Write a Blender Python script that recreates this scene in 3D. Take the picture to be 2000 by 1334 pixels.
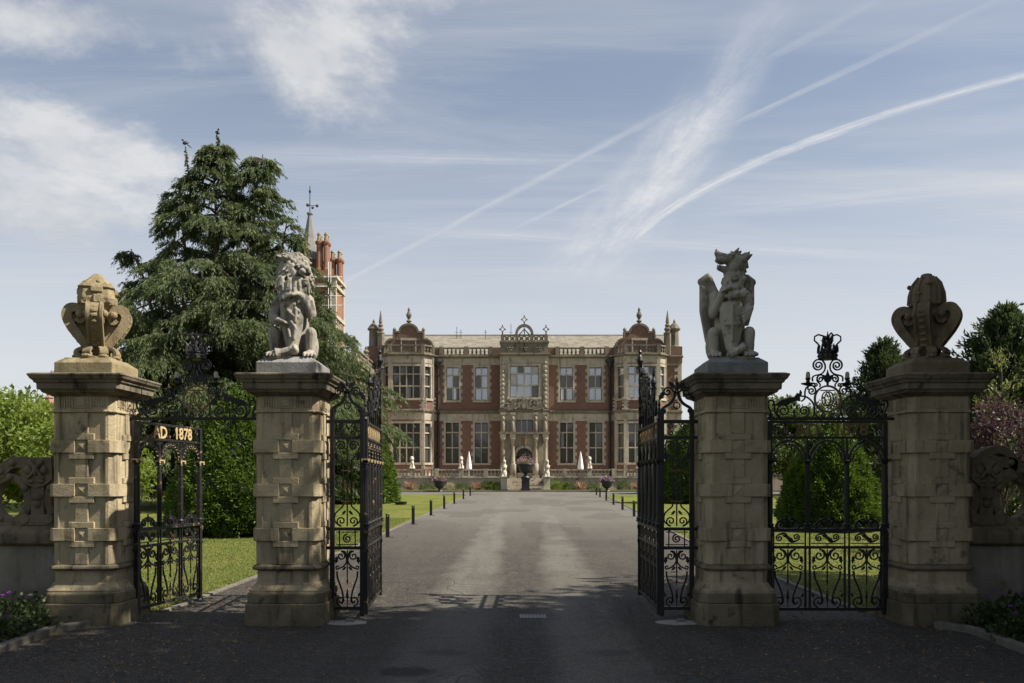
import bpy, bmesh, math, random
import numpy as np
from math import sin, cos, pi, radians, sqrt, atan2
from mathutils import Matrix, Vector, Euler
for o in list(bpy.data.objects): bpy.data.objects.remove(o)
S = bpy.context.scene
C = S.collection
random.seed(7); RNG = np.random.default_rng(11)

# ------------------------------------------------------------ camera
FPX, HOR, CAMZ = 1650.0, 940.0, 1.75
cd = bpy.data.cameras.new('camera'); cam = bpy.data.objects.new('camera', cd); C.objects.link(cam)
cam.location = (0, 0, CAMZ); cam.rotation_euler = (pi/2, 0, 0)
cd.sensor_width = 36; cd.lens = FPX/2000*36; cd.shift_y = (HOR-667)/2000
cd.clip_start = .1; cd.clip_end = 4000
S.camera = cam

# ------------------------------------------------------------ node helpers
class NT:
    def __init__(s, tree): s.t = tree; s.n = tree.nodes; s.l = tree.links
    def node(s, ty, ins=None, **kw):
        n = s.n.new(ty)
        for k, v in kw.items(): setattr(n, k, v)
        for k, v in (ins or {}).items(): s.set(n.inputs[k], v)
        return n
    def set(s, sock, v):
        if isinstance(v, bpy.types.NodeSocket): s.l.new(v, sock)
        else:
            if sock.type == 'RGBA' and hasattr(v, '__len__') and len(v) == 3: v = (*v, 1)
            sock.default_value = v
    def m(s, op, a, b=0.0, c=0.0, clamp=False):
        n = s.n.new('ShaderNodeMath'); n.operation = op; n.use_clamp = clamp
        s.set(n.inputs[0], a); s.set(n.inputs[1], b); s.set(n.inputs[2], c)
        return n.outputs[0]
    def ss(s, x, lo, hi, a=0.0, b=1.0):
        n = s.n.new('ShaderNodeMapRange'); n.interpolation_type = 'SMOOTHSTEP'
        s.set(n.inputs[0], x)
        for i, v in enumerate((lo, hi, a, b)): s.set(n.inputs[i+1], v)
        return n.outputs[0]
    def mix(s, f, a, b, mode='MIX'):
        n = s.n.new('ShaderNodeMix'); n.data_type = 'RGBA'; n.blend_type = mode; n.clamp_factor = True
        s.set(n.inputs[0], f); s.set(n.inputs[6], a); s.set(n.inputs[7], b)
        return n.outputs[2]
    def noise(s, vec, scale, detail=4, rough=.55, dist=0.0, col=False):
        n = s.node('ShaderNodeTexNoise', {'Scale': scale, 'Detail': detail, 'Roughness': rough, 'Distortion': dist})
        if vec is not None: s.l.new(vec, n.inputs['Vector'])
        return n.outputs['Color' if col else 'Fac']
    def sep(s, v):
        n = s.n.new('ShaderNodeSeparateXYZ'); s.l.new(v, n.inputs[0]); return n.outputs
    def comb(s, x, y, z):
        n = s.n.new('ShaderNodeCombineXYZ')
        for i, v in enumerate((x, y, z)): s.set(n.inputs[i], v)
        return n.outputs[0]
    def vscale(s, v, xyz):
        n = s.n.new('ShaderNodeVectorMath'); n.operation = 'MULTIPLY'; s.l.new(v, n.inputs[0]); n.inputs[1].default_value = xyz
        return n.outputs[0]

# ------------------------------------------------------------ sun and sky
SUN_EL, SUN_AZ = radians(47), radians(7)       # from +X, turned a little towards the camera side
sdir = Vector((cos(SUN_EL)*cos(SUN_AZ), -cos(SUN_EL)*sin(SUN_AZ), sin(SUN_EL)))
sl = bpy.data.lights.new('sun', 'SUN'); sl.energy = 5.0; sl.angle = radians(.53); sl.color = (1, .92, .80)
so = bpy.data.objects.new('sun', sl); C.objects.link(so); so.rotation_euler = sdir.to_track_quat('Z', 'Y').to_euler()
so.location = (30, -8, 40)
S.view_settings.view_transform = 'Standard'; S.view_settings.look = 'None'
S.view_settings.gamma = 1; S.view_settings.exposure = 0.88

W = bpy.data.worlds.new('World'); S.world = W; W.use_nodes = True
w = NT(W.node_tree); w.n.clear()
sky = w.node('ShaderNodeTexSky', sky_type='NISHITA', sun_disc=False, sun_elevation=SUN_EL,
             sun_rotation=atan2(sdir.x, sdir.y), altitude=50, air_density=1.0, dust_density=1.6, ozone_density=2.0)
tc = w.node('ShaderNodeTexCoord')
dx, dy, dz = w.sep(tc.outputs['Generated'])
zz = w.m('MAXIMUM', dz, .03)
u = w.m('DIVIDE', dx, zz); v = w.m('DIVIDE', dy, zz)
uv = w.comb(u, v, 0.0)
hz = w.ss(dz, .02, .46, 1, 0)                   # thicker haze towards the horizon, all round
# puffy low clouds: noise cover over the whole sky, gathered into a few banks
pv = w.vscale(tc.outputs['Generated'], (1, 1, 1.7))
puff = w.noise(pv, 4.6, 10, .62, .25)
fine = w.noise(pv, 14, 6, .6)
def bank(uc, vc, ru, rv):
    a = w.m('DIVIDE', w.m('SUBTRACT', u, uc), ru); b = w.m('DIVIDE', w.m('SUBTRACT', v, vc), rv)
    r = w.m('SQRT', w.m('ADD', w.m('MULTIPLY', a, a), w.m('MULTIPLY', b, b)))
    return w.ss(r, .0, 1.25, 1, 0)
bk = None
for a in ((-1.8, 3.0, .9, 1.7), (-.52, 2.02, .46, .55), (-.98, 1.86, .45, .24), (-.45, 1.66, 1.0, .2), (-1.35, 2.5, .45, .6),
          (1.5, -2.2, .8, .9), (-1.4, -1.2, .7, .6), (3.0, -.3, .9, .8), (-3.2, .6, .9, .8)):
    q = bank(*a); bk = q if bk is None else w.m('MAXIMUM', bk, q)
cum = w.m('ADD', w.m('MULTIPLY', puff, 1.15), w.m('ADD', w.m('MULTIPLY', bk, .56), w.m('MULTIPLY', fine, .22)))
cum = w.ss(w.m('ADD', cum, w.m('MULTIPLY', w.m('SUBTRACT', w.noise(pv, 10, 9, .7), .5), .55)), .92, 1.28)
# high thin cirrus, streaky
cv = w.node('ShaderNodeMapping', {'Vector': uv, 'Rotation': (0, 0, radians(-24)), 'Scale': (.32, 1.15, 1)}).outputs[0]
cir = w.ss(w.noise(cv, 1.7, 8, .62, .9), .38, .78)
cv2 = w.node('ShaderNodeMapping', {'Vector': uv, 'Rotation': (0, 0, radians(38)), 'Scale': (.5, 1.6, 1)}).outputs[0]
cir2 = w.ss(w.noise(cv2, .8, 7, .6, .5), .46, .8)
# vapour trails: curves on the high cloud plane, (u, v) points with widths
wob = w.m('MULTIPLY', w.m('SUBTRACT', w.noise(uv, 7, 5, .7), .5), .06)
rag = w.noise(uv, 22, 5, .7)
def trail(p, q, wd, amt, bend=0.0, fade=.25, wd2=None):
    ex, ey = q[0]-p[0], q[1]-p[1]; L = sqrt(ex*ex+ey*ey); ex /= L; ey /= L
    du = w.m('SUBTRACT', u, p[0]); dv = w.m('SUBTRACT', v, p[1])
    t = w.m('DIVIDE', w.m('ADD', w.m('MULTIPLY', du, ex), w.m('MULTIPLY', dv, ey)), L)
    d = w.m('SUBTRACT', w.m('MULTIPLY', dv, ex), w.m('MULTIPLY', du, ey))
    d = w.m('ADD', d, w.m('MULTIPLY', w.m('MULTIPLY', t, w.m('SUBTRACT', 1.0, t)), bend))
    dr_ = d
    d = w.m('ABSOLUTE', w.m('ADD', d, w.m('MULTIPLY', wob, min(1.0, wd*14))))
    wdt = wd if wd2 is None else w.m('MAXIMUM', w.m('ADD', w.m('MULTIPLY', t, wd2-wd), wd), min(wd, wd2))
    g = w.ss(w.m('DIVIDE', d, wdt), 0.0, 1.0, 1, 0)
    e = w.m('MULTIPLY', w.ss(t, 0-fade*.2, fade), w.ss(t, 1.0-fade, 1.0+fade*.2, 1, 0))
    nv_ = w.comb(w.m('MULTIPLY', t, 1.5*L), w.m('MULTIPLY', dr_, 2.4/max(wd, wd2 or wd)), ex*9)
    sk = w.ss(w.noise(nv_, 1.6, 6, .65), .28, .72)
    g = w.m('MULTIPLY', g, w.m('MULTIPLY', w.m('ADD', .25, w.m('MULTIPLY', sk, .95)), w.m('ADD', .45, w.m('MULTIPLY', rag, 1.0))))
    return w.m('MULTIPLY', w.m('MULTIPLY', g, e), amt)
def P(px, py): return ((px-1000)/(HOR-py), FPX/(HOR-py))
tr = None
for a in ((P(1225, 480), P(2450, 40), .058, .9, 1.08, .10, .028), (P(560, 610), P(2000, -150), .030, .36, .0, .3),
          (P(960, 468), P(2100, -70), .022, .38, .03, .3), (P(1110, 560), P(1600, -120), .38, .75, -.12, .4, .08),
          (P(1190, 470), P(1480, 60), .07, .45, -.1, .3), (P(430, 300), P(1330, 320), .09, .30, .0, .35),
          (P(640, 440), P(1900, 510), .12, .36, .0, .35), (P(1300, 420), P(2300, 330), .16, .34, .0, .35)):
    q = trail(*a); tr = q if tr is None else w.m('MAXIMUM', tr, q)
base = w.mix(.40, sky.outputs[0], (3.3, 3.6, 4.15))
base = w.mix(w.m('MULTIPLY', hz, .80), base, (6.3, 6.4, 6.55))
thin = w.m('ADD', w.m('MULTIPLY', cir, .38), w.m('MULTIPLY', cir2, .58), clamp=True)
base = w.mix(thin, base, (5.2, 5.35, 5.6))
base = w.mix(w.m('MULTIPLY', tr, .95, clamp=True), base, (6.3, 6.35, 6.4))
ccol = w.mix(w.ss(w.m('ADD', w.m('MULTIPLY', puff, .7), w.m('MULTIPLY', fine, .3)), .36, .66), (4.5, 4.65, 4.9), (6.4, 6.35, 6.3))
base = w.mix(w.m('MULTIPLY', cum, .82), base, ccol)
bg = w.node('ShaderNodeBackground', {'Color': base, 'Strength': .070})
wo = w.node('ShaderNodeOutputWorld'); w.l.new(bg.outputs[0], wo.inputs[0])

# ------------------------------------------------------------ mesh helpers
def sph_tmpl(nu, nv):
    vs = [(0, 0, -1)]
    for j in range(1, nv):
        t = -pi/2+pi*j/nv
        for i in range(nu): a = 2*pi*i/nu; vs.append((cos(t)*cos(a), cos(t)*sin(a), sin(t)))
    vs.append((0, 0, 1)); fs = []
    for i in range(nu): fs.append((0, 1+(i+1) % nu, 1+i))
    for j in range(nv-2):
        for i in range(nu):
            a = 1+j*nu+i; b = 1+j*nu+(i+1) % nu; fs.append((a, b, b+nu, a+nu))
    k = 1+(nv-2)*nu
    for i in range(nu): fs.append((k+i, k+(i+1) % nu, len(vs)-1))
    return vs, fs
_ST = {}
class MB:
    def __init__(s): s.v = []; s.f = []; s.M = None
    def add(s, vs, fs):
        k = len(s.v)
        s.v += [tuple(s.M @ Vector(p)) for p in vs] if s.M is not None else [tuple(p) for p in vs]
        s.f += [tuple(i+k for i in f) for f in fs]; return s
    def box(s, x0, x1, y0, y1, z0, z1):
        return s.add([(x0,y0,z0),(x1,y0,z0),(x1,y1,z0),(x0,y1,z0),(x0,y0,z1),(x1,y0,z1),(x1,y1,z1),(x0,y1,z1)],
                     [(0,3,2,1),(4,5,6,7),(0,1,5,4),(1,2,6,5),(2,3,7,6),(3,0,4,7)])
    def loft(s, rings, cap=True, closed=True):
        n = len(rings[0]); vs = [p for r in rings for p in r]; fs = []
        for j in range(len(rings)-1):
            for i in range(n if closed else n-1):
                a = j*n+i; b = j*n+(i+1) % n; fs.append((a, b, b+n, a+n))
        if cap: fs.append(tuple(range(n-1, -1, -1))); fs.append(tuple((len(rings)-1)*n+i for i in range(n)))
        return s.add(vs, fs)
    def lathe(s, prof, n=12, c=(0, 0, 0), ph=0.0):
        return s.loft([[(c[0]+r*cos(ph+2*pi*i/n), c[1]+r*sin(ph+2*pi*i/n), c[2]+z) for i in range(n)] for r, z in prof])
    def tube(s, pts, r, n=6):
        pts = [Vector(p) for p in pts]; rings = []; up = None
        for i, p in enumerate(pts):
            d = (pts[min(i+1, len(pts)-1)]-pts[max(i-1, 0)])
            d = d.normalized() if d.length > 1e-9 else Vector((0, 0, 1))
            if up is None: up = d.orthogonal().normalized()
            up = (up-d*up.dot(d)); up = up.normalized() if up.length > 1e-6 else d.orthogonal().normalized()
            q = d.cross(up); rr = r[i] if hasattr(r, '__len__') else r
            rings.append([tuple(p+(up*cos(2*pi*k/n)+q*sin(2*pi*k/n))*rr) for k in range(n)])
        return s.loft(rings)
    def ribbon(s, pts, w, t, closed=False, y=0.0):
        n = len(pts); rings = []
        for i, (a, b) in enumerate(pts):
            p0 = pts[(i-1) % n] if (closed or i > 0) else pts[i]; p1 = pts[(i+1) % n] if (closed or i < n-1) else pts[i]
            ex, ey = p1[0]-p0[0], p1[1]-p0[1]; L = sqrt(ex*ex+ey*ey) or 1; nx, nz = -ey/L, ex/L
            ww = (w[min(i, len(w)-1)] if hasattr(w, '__len__') else w)/2
            rings.append([(a+nx*ww, y-t/2, b+nz*ww), (a-nx*ww, y-t/2, b-nz*ww), (a-nx*ww, y+t/2, b-nz*ww), (a+nx*ww, y+t/2, b+nz*ww)])
        if closed: rings.append(rings[0])
        return s.loft(rings, cap=not closed)
    def poly(s, pts, t, y=0.0):
        n = len(pts)
        return s.add([(a, y-t/2, b) for a, b in pts]+[(a, y+t/2, b) for a, b in pts],
                     [tuple(range(n)), tuple(range(2*n-1, n-1, -1))]+[(i, i+n, (i+1) % n+n, (i+1) % n) for i in range(n)])
    def ell(s, c, r, rot=None, nu=12, nv=8):
        if (nu, nv) not in _ST: _ST[(nu, nv)] = sph_tmpl(nu, nv)
        vs, fs = _ST[(nu, nv)]; r = r if hasattr(r, '__len__') else (r, r, r)
        R = Euler(rot).to_matrix() if rot else Matrix.Identity(3); c = Vector(c)
        return s.add([R @ Vector((p[0]*r[0], p[1]*r[1], p[2]*r[2]))+c for p in vs], fs)
    def cap(s, a, b, ra, rb, n=10):
        a, b = Vector(a), Vector(b); s.ell(a, ra, nu=n, nv=6); s.ell(b, rb, nu=n, nv=6); s.tube([a, b], [ra, rb], n); return s
    def build(s, name, mat, parent=None, smooth=False, bevel=0, loc=None, rz=0.0, seg=1):
        me = bpy.data.meshes.new(name); me.from_pydata(s.v, [], s.f); me.update()
        return mobj(name, me, mat, parent, smooth, bevel, loc, rz, seg)
def mobj(name, me, mat, parent=None, smooth=False, bevel=0, loc=None, rz=0.0, seg=1):
    o = bpy.data.objects.new(name, me); C.objects.link(o)
    if mat is not None and not me.materials: me.materials.append(mat)
    if smooth: me.polygons.foreach_set('use_smooth', [True]*len(me.polygons))
    if bevel:
        b = o.modifiers.new('bevel', 'BEVEL'); b.width = bevel; b.segments = seg; b.limit_method = 'ANGLE'; b.angle_limit = radians(25)
    if parent: o.parent = parent
    if loc: o.location = loc
    if rz: o.rotation_euler = (0, 0, rz)
    return o
def npmesh(name, V, F, mat, parent=None, smooth=False):
    """V (n,3), F (m,k) arrays"""
    me = bpy.data.meshes.new(name); m, k = F.shape
    me.vertices.add(len(V)); me.vertices.foreach_set('co', np.asarray(V, np.float32).ravel())
    me.loops.add(m*k); me.loops.foreach_set('vertex_index', F.astype(np.int32).ravel())
    me.polygons.add(m); me.polygons.foreach_set('loop_start', np.arange(0, m*k, k, dtype=np.int32))
    me.update(calc_edges=True)
    return mobj(name, me, mat, parent, smooth)
def tag(o, label=None, cat=None, group=None, kind=None):
    if label: o['label'] = label
    if cat: o['category'] = cat
    if group: o['group'] = group
    if kind: o['kind'] = kind
    return o
def thing(name, label, cat, loc=(0, 0, 0), rz=0.0, group=None):
    o = bpy.data.objects.new(name, None); C.objects.link(o); o.location = loc; o.rotation_euler = (0, 0, rz); o.empty_display_size = .1
    return tag(o, label, cat, group)
def dup(root, loc, rz=None, label=None, sx=None):
    r = root.copy(); C.objects.link(r); r.location = loc
    if rz is not None: r.rotation_euler = (0, 0, rz)
    if label: r['label'] = label
    if sx: r.scale = sx
    for ch in list(root.children):
        c = ch.copy(); C.objects.link(c); c.parent = r
        for g in list(ch.children):
            d = g.copy(); C.objects.link(d); d.parent = c
    return r
def remesh(mb, vox, name, mat, parent, smooth_it=2, noise=0.0):
    me = bpy.data.meshes.new('tmp'); me.from_pydata(mb.v, [], mb.f); o = bpy.data.objects.new('tmp', me); C.objects.link(o)
    r = o.modifiers.new('r', 'REMESH'); r.mode = 'VOXEL'; r.voxel_size = vox
    if smooth_it: k = o.modifiers.new('s', 'SMOOTH'); k.factor = .5; k.iterations = smooth_it
    bpy.context.view_layer.update()
    me2 = bpy.data.meshes.new_from_object(o.evaluated_get(bpy.context.evaluated_depsgraph_get()))
    bpy.data.objects.remove(o); me2.name = name; me2.materials.clear()
    return mobj(name, me2, mat, parent, True)
def arc(cx, cz, r, a0, a1, n=12, rz=None):
    return [(cx+r*cos(radians(a0+(a1-a0)*i/n)), cz+(rz or r)*sin(radians(a0+(a1-a0)*i/n))) for i in range(n+1)]
def spiral(cx, cz, r0, a0, turns, r1=None, n=None):
    """from the outside (radius r0, angle a0 deg) inwards; turns > 0 runs anticlockwise"""
    r1 = r0*.18 if r1 is None else r1; n = n or max(8, int(abs(turns)*14))
    return [(cx+(r0+(r1-r0)*(i/n)**.85)*cos(radians(a0)+2*pi*turns*i/n), cz+(r0+(r1-r0)*(i/n)**.85)*sin(radians(a0)+2*pi*turns*i/n)) for i in range(n+1)]
def crv(pts, n=6):
    """Catmull-Rom through 2-D points"""
    out = []; P_ = [pts[0]]+list(pts)+[pts[-1]]
    for i in range(1, len(P_)-2):
        a, b, c, d = (np.array(P_[i+k], float) for k in (-1, 0, 1, 2))
        for k in range(n):
            t = k/n; out.append(tuple(.5*((2*b)+(c-a)*t+(2*a-5*b+4*c-d)*t*t+(3*b-a-3*c+d)*t**3)))
    return out+[tuple(pts[-1])]
def gz(y): return max(0.0, min(.9, (y-12)*.0123))
def at(px, py, Y): return Vector(((px-1000)/FPX*Y, Y, CAMZ+(HOR-py)/FPX*Y))

# ------------------------------------------------------------ materials
def newmat(name):
    m = bpy.data.materials.new(name); m.use_nodes = True; t = NT(m.node_tree); b = t.n['Principled BSDF']
    return m, t, b
def pos(t): return t.node('ShaderNodeNewGeometry').outputs['Position']
def bump(t, b, h, strength=.4, dist=.01):
    n = t.node('ShaderNodeBump', {'Height': h, 'Strength': strength, 'Distance': dist}); t.l.new(n.outputs[0], b.inputs['Normal'])
def plain(name, col, rough=.6, metal=0.0, var=.15, scale=6.0, bmp=0.0, spec=.5):
    m, t, b = newmat(name); p = pos(t); f = t.noise(p, scale, 5, .6)
    t.set(b.inputs['Base Color'], t.mix(f, tuple(c*(1-var*1.6) for c in col), tuple(min(1, c*(1+var*1.6)) for c in col)))
    b.inputs['Roughness'].default_value = rough; b.inputs['Metallic'].default_value = metal; b.inputs['Specular IOR Level'].default_value = spec
    if bmp: bump(t, b, t.noise(p, scale*6, 5, .7), bmp, .02)
    return m
def stone(name, c1, c2, dark=(.05, .045, .038), streak=.5, moss=0.0, sc=1.0, bd=.012, low=None):
    m, t, b = newmat(name); p = pos(t)
    big = t.noise(p, 2.1*sc, 6, .6); fine = t.noise(p, 22*sc, 7, .75); grit = t.noise(p, 110*sc, 3, .6)
    col = t.mix(t.ss(big, .3, .7), c1, c2)
    col = t.mix(t.m('MULTIPLY', t.ss(fine, .35, .75), .35), col, tuple(c*.62 for c in c1))
    st = t.noise(t.vscale(p, (7, 7, .75)), 1.0*sc, 5, .6)
    col = t.mix(t.m('MULTIPLY', t.ss(st, .5, .72), streak), col, dark)
    pat = t.noise(p, 4.7*sc, 7, .68)
    col = t.mix(t.m('MULTIPLY', t.ss(pat, .56, .70), streak*.9), col, tuple(c*1.1 for c in dark))
    if moss:
        nz = t.sep(t.node('ShaderNodeNewGeometry').outputs['Normal'])[2]
        k = t.m('MULTIPLY', t.ss(nz, .1, .8), t.ss(t.noise(p, 6, 5, .7), .42, .6))
        col = t.mix(t.m('MULTIPLY', k, moss), col, (.10, .085, .03))
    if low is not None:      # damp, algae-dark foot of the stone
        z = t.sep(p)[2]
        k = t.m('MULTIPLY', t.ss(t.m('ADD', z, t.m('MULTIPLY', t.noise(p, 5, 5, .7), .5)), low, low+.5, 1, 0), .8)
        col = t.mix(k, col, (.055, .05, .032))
    t.set(b.inputs['Base Color'], col); b.inputs['Roughness'].default_value = .9; b.inputs['Specular IOR Level'].default_value = .25
    h = t.m('ADD', t.m('MULTIPLY', fine, .8), t.m('ADD', t.m('MULTIPLY', grit, .25), t.m('MULTIPLY', t.noise(p, 8*sc, 4, .6), .7)))
    bump(t, b, h, 1.0, bd*1.3)
    return m
def leafmat(name, c1, c2, trans=.35, rough=.55, sc=.7):
    m, t, b = newmat(name); g = t.node('ShaderNodeNewGeometry')
    r = g.outputs['Random Per Island']; p = g.outputs['Position']
    f = t.m('ADD', t.m('MULTIPLY', r, .6), t.m('MULTIPLY', t.ss(t.noise(p, sc, 4, .6), .3, .7), .4))
    col = t.mix(f, c1, c2)
    t.set(b.inputs['Base Color'], col); b.inputs['Roughness'].default_value = rough; b.inputs['Specular IOR Level'].default_value = .3
    tl = t.node('ShaderNodeBsdfTranslucent'); t.l.new(t.mix(.5, col, tuple(min(1, c*1.5) for c in c2)), tl.inputs[0])
    mx = t.node('ShaderNodeMixShader', {0: trans}); t.l.new(b.outputs[0], mx.inputs[1]); t.l.new(tl.outputs[0], mx.inputs[2])
    t.l.new(mx.outputs[0], t.n['Material Output'].inputs[0])
    return m
M = {}
M['sand'] = stone('sandstone_gate', (.46, .385, .25), (.30, .247, .155), dark=(.048, .04, .028), streak=.8, moss=.35, low=.35)
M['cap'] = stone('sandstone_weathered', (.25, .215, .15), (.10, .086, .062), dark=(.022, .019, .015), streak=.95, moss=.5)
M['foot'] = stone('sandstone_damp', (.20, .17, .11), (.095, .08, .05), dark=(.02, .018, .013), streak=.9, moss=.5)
M['statue'] = stone('statue_stone', (.36, .335, .285), (.24, .22, .185), dark=(.05, .046, .04), streak=.8, bd=.008)
M['statue2'] = stone('griffin_stone', (.45, .42, .345), (.30, .275, .225), dark=(.05, .046, .04), streak=.75, bd=.008)  # paler copy of the statue stone, lifted to brighten the griffin in shade
M['block'] = stone('granite_block', (.28, .275, .265), (.18, .177, .17), dark=(.07, .065, .06), streak=.4)
M['ochre'] = stone('ochre_finial_stone', (.34, .275, .165), (.21, .17, .095), dark=(.06, .05, .03), streak=.5, moss=.55)
M['brown'] = stone('brown_finial_stone', (.25, .20, .125), (.15, .12, .075), dark=(.04, .033, .022), streak=.6, moss=.4)
M['wall'] = stone('parapet_stone', (.20, .165, .11), (.11, .09, .06), dark=(.03, .025, .018), streak=.7, moss=.3)
M['render'] = stone('old_lime_render', (.27, .25, .21), (.18, .16, .13), dark=(.07, .06, .045), streak=.6, low=.3)
M['hstone'] = stone('house_stone', (.46, .41, .32), (.34, .297, .228), dark=(.075, .066, .053), streak=.7, sc=.35, bd=.03)
M['hmid'] = stone('porch_stone', (.36, .315, .24), (.25, .215, .16), dark=(.06, .052, .04), streak=.7, sc=.4, bd=.03)
M['hdark'] = stone('house_stone_weathered', (.22, .19, .14), (.13, .112, .083), dark=(.03, .027, .022), streak=.6, sc=.4, bd=.03)
M['hpale'] = stone('terrace_statue_stone', (.60, .55, .45), (.48, .43, .34), dark=(.16, .14, .11), streak=.4, sc=.8)
def brickmat(name, c1, c2, mortar, diaper=0.0, scale=1.0):
    m, t, b = newmat(name); p = pos(t); x, y, z = t.sep(p)
    g = t.sep(t.node('ShaderNodeNewGeometry').outputs['Normal'])
    hx = t.mix(t.ss(t.m('ABSOLUTE', g[0]), .6, .8), t.comb(x, z, 0), t.comb(y, z, 0))
    br = t.node('ShaderNodeTexBrick', {'Vector': hx, 'Color1': c1, 'Color2': c2, 'Mortar': mortar, 'Scale': 1.0*scale, 'Mortar Size': .012,
                'Brick Width': .23, 'Row Height': .078, 'Bias': -.1}, offset=.5)
    col = br.outputs[0]
    if diaper:
        a, c, _ = t.sep(hx)
        def tri(e): return t.m('ABSOLUTE', t.m('SUBTRACT', t.m('FRACT', t.m('MULTIPLY', e, 1.3)), .5))
        k = t.m('MINIMUM', tri(t.m('ADD', a, c)), tri(t.m('SUBTRACT', a, c)))
        col = t.mix(t.m('MULTIPLY', t.ss(k, .03, .09, 1, 0), diaper), col, (.075, .048, .045))
    big = t.noise(p, .55, 6, .65)
    col = t.mix(t.m('MULTIPLY', t.ss(big, .45, .75), .5), col, tuple(q*.5 for q in c1))
    spk = t.noise(p, 9, 4, .7)
    col = t.mix(t.m('MULTIPLY', t.ss(spk, .55, .75), .35), col, (.10, .06, .05))
    t.set(b.inputs['Base Color'], col); b.inputs['Roughness'].default_value = .9; b.inputs['Specular IOR Level'].default_value = .2
    bump(t, b, t.m('ADD', br.outputs[1], t.m('MULTIPLY', spk, -1.0)), .4, .02)
    return m
M['brick'] = brickmat('house_brick', (.20, .090, .060), (.128, .060, .043), (.22, .175, .135), .3)
M['brick_red'] = brickmat('tower_brick', (.27, .10, .055), (.185, .066, .04), (.26, .19, .13))
M['brick_dull'] = brickmat('stable_brick', (.26, .12, .085), (.21, .095, .07), (.28, .22, .17))
def ironmat(name, gold):
    m, t, b = newmat(name); p = pos(t); f = t.noise(p, 28, 5, .7)
    col = t.mix(t.ss(f, .4, .7), (.006, .006, .0065), (.017, .016, .0155))
    k = t.m('MULTIPLY', t.ss(t.noise(p, 13, 4, .65), .60, .66), gold)
    col = t.mix(k, col, (.28, .17, .06))
    t.set(b.inputs['Base Color'], col)
    t.set(b.inputs['Roughness'], t.m('ADD', .33, t.m('MULTIPLY', f, .3))); b.inputs['Specular IOR Level'].default_value = .45
    bump(t, b, f, .35, .004)
    return m
M['iron'] = ironmat('black_iron', .0)
M['irongilt'] = ironmat('black_iron_worn_gilt', .8)
M['gold'] = plain('old_gilt', (.50, .37, .19), .5, .1, .3, 30, .3)
M['goldd'] = plain('dark_gilt', (.16, .10, .04), .5, .3, .35, 25, .3)  # darker copy of the gilt, colouring in the backlit look of the shaded gates
M['black'] = plain('black_paint', (.014, .014, .015), .45, 0, .3, 20)
M['pipe'] = plain('black_cast_iron', (.02, .019, .019), .55, 0, .3, 5)
M['white'] = plain('white_canvas', (.78, .77, .75), .8, 0, .05, 5)
M['candle'] = plain('ivory_lamp', (.42, .36, .27), .6, 0, .15, 30)
M['concrete'] = stone('concrete_pad', (.33, .31, .27), (.26, .24, .21), streak=.2)
M['kerb'] = stone('kerb_stone', (.19, .175, .145), (.12, .11, .09), streak=.6)
M['lead'] = plain('lead_roof', (.16, .155, .15), .6, 0, .2, 2)
M['slate'] = None
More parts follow.
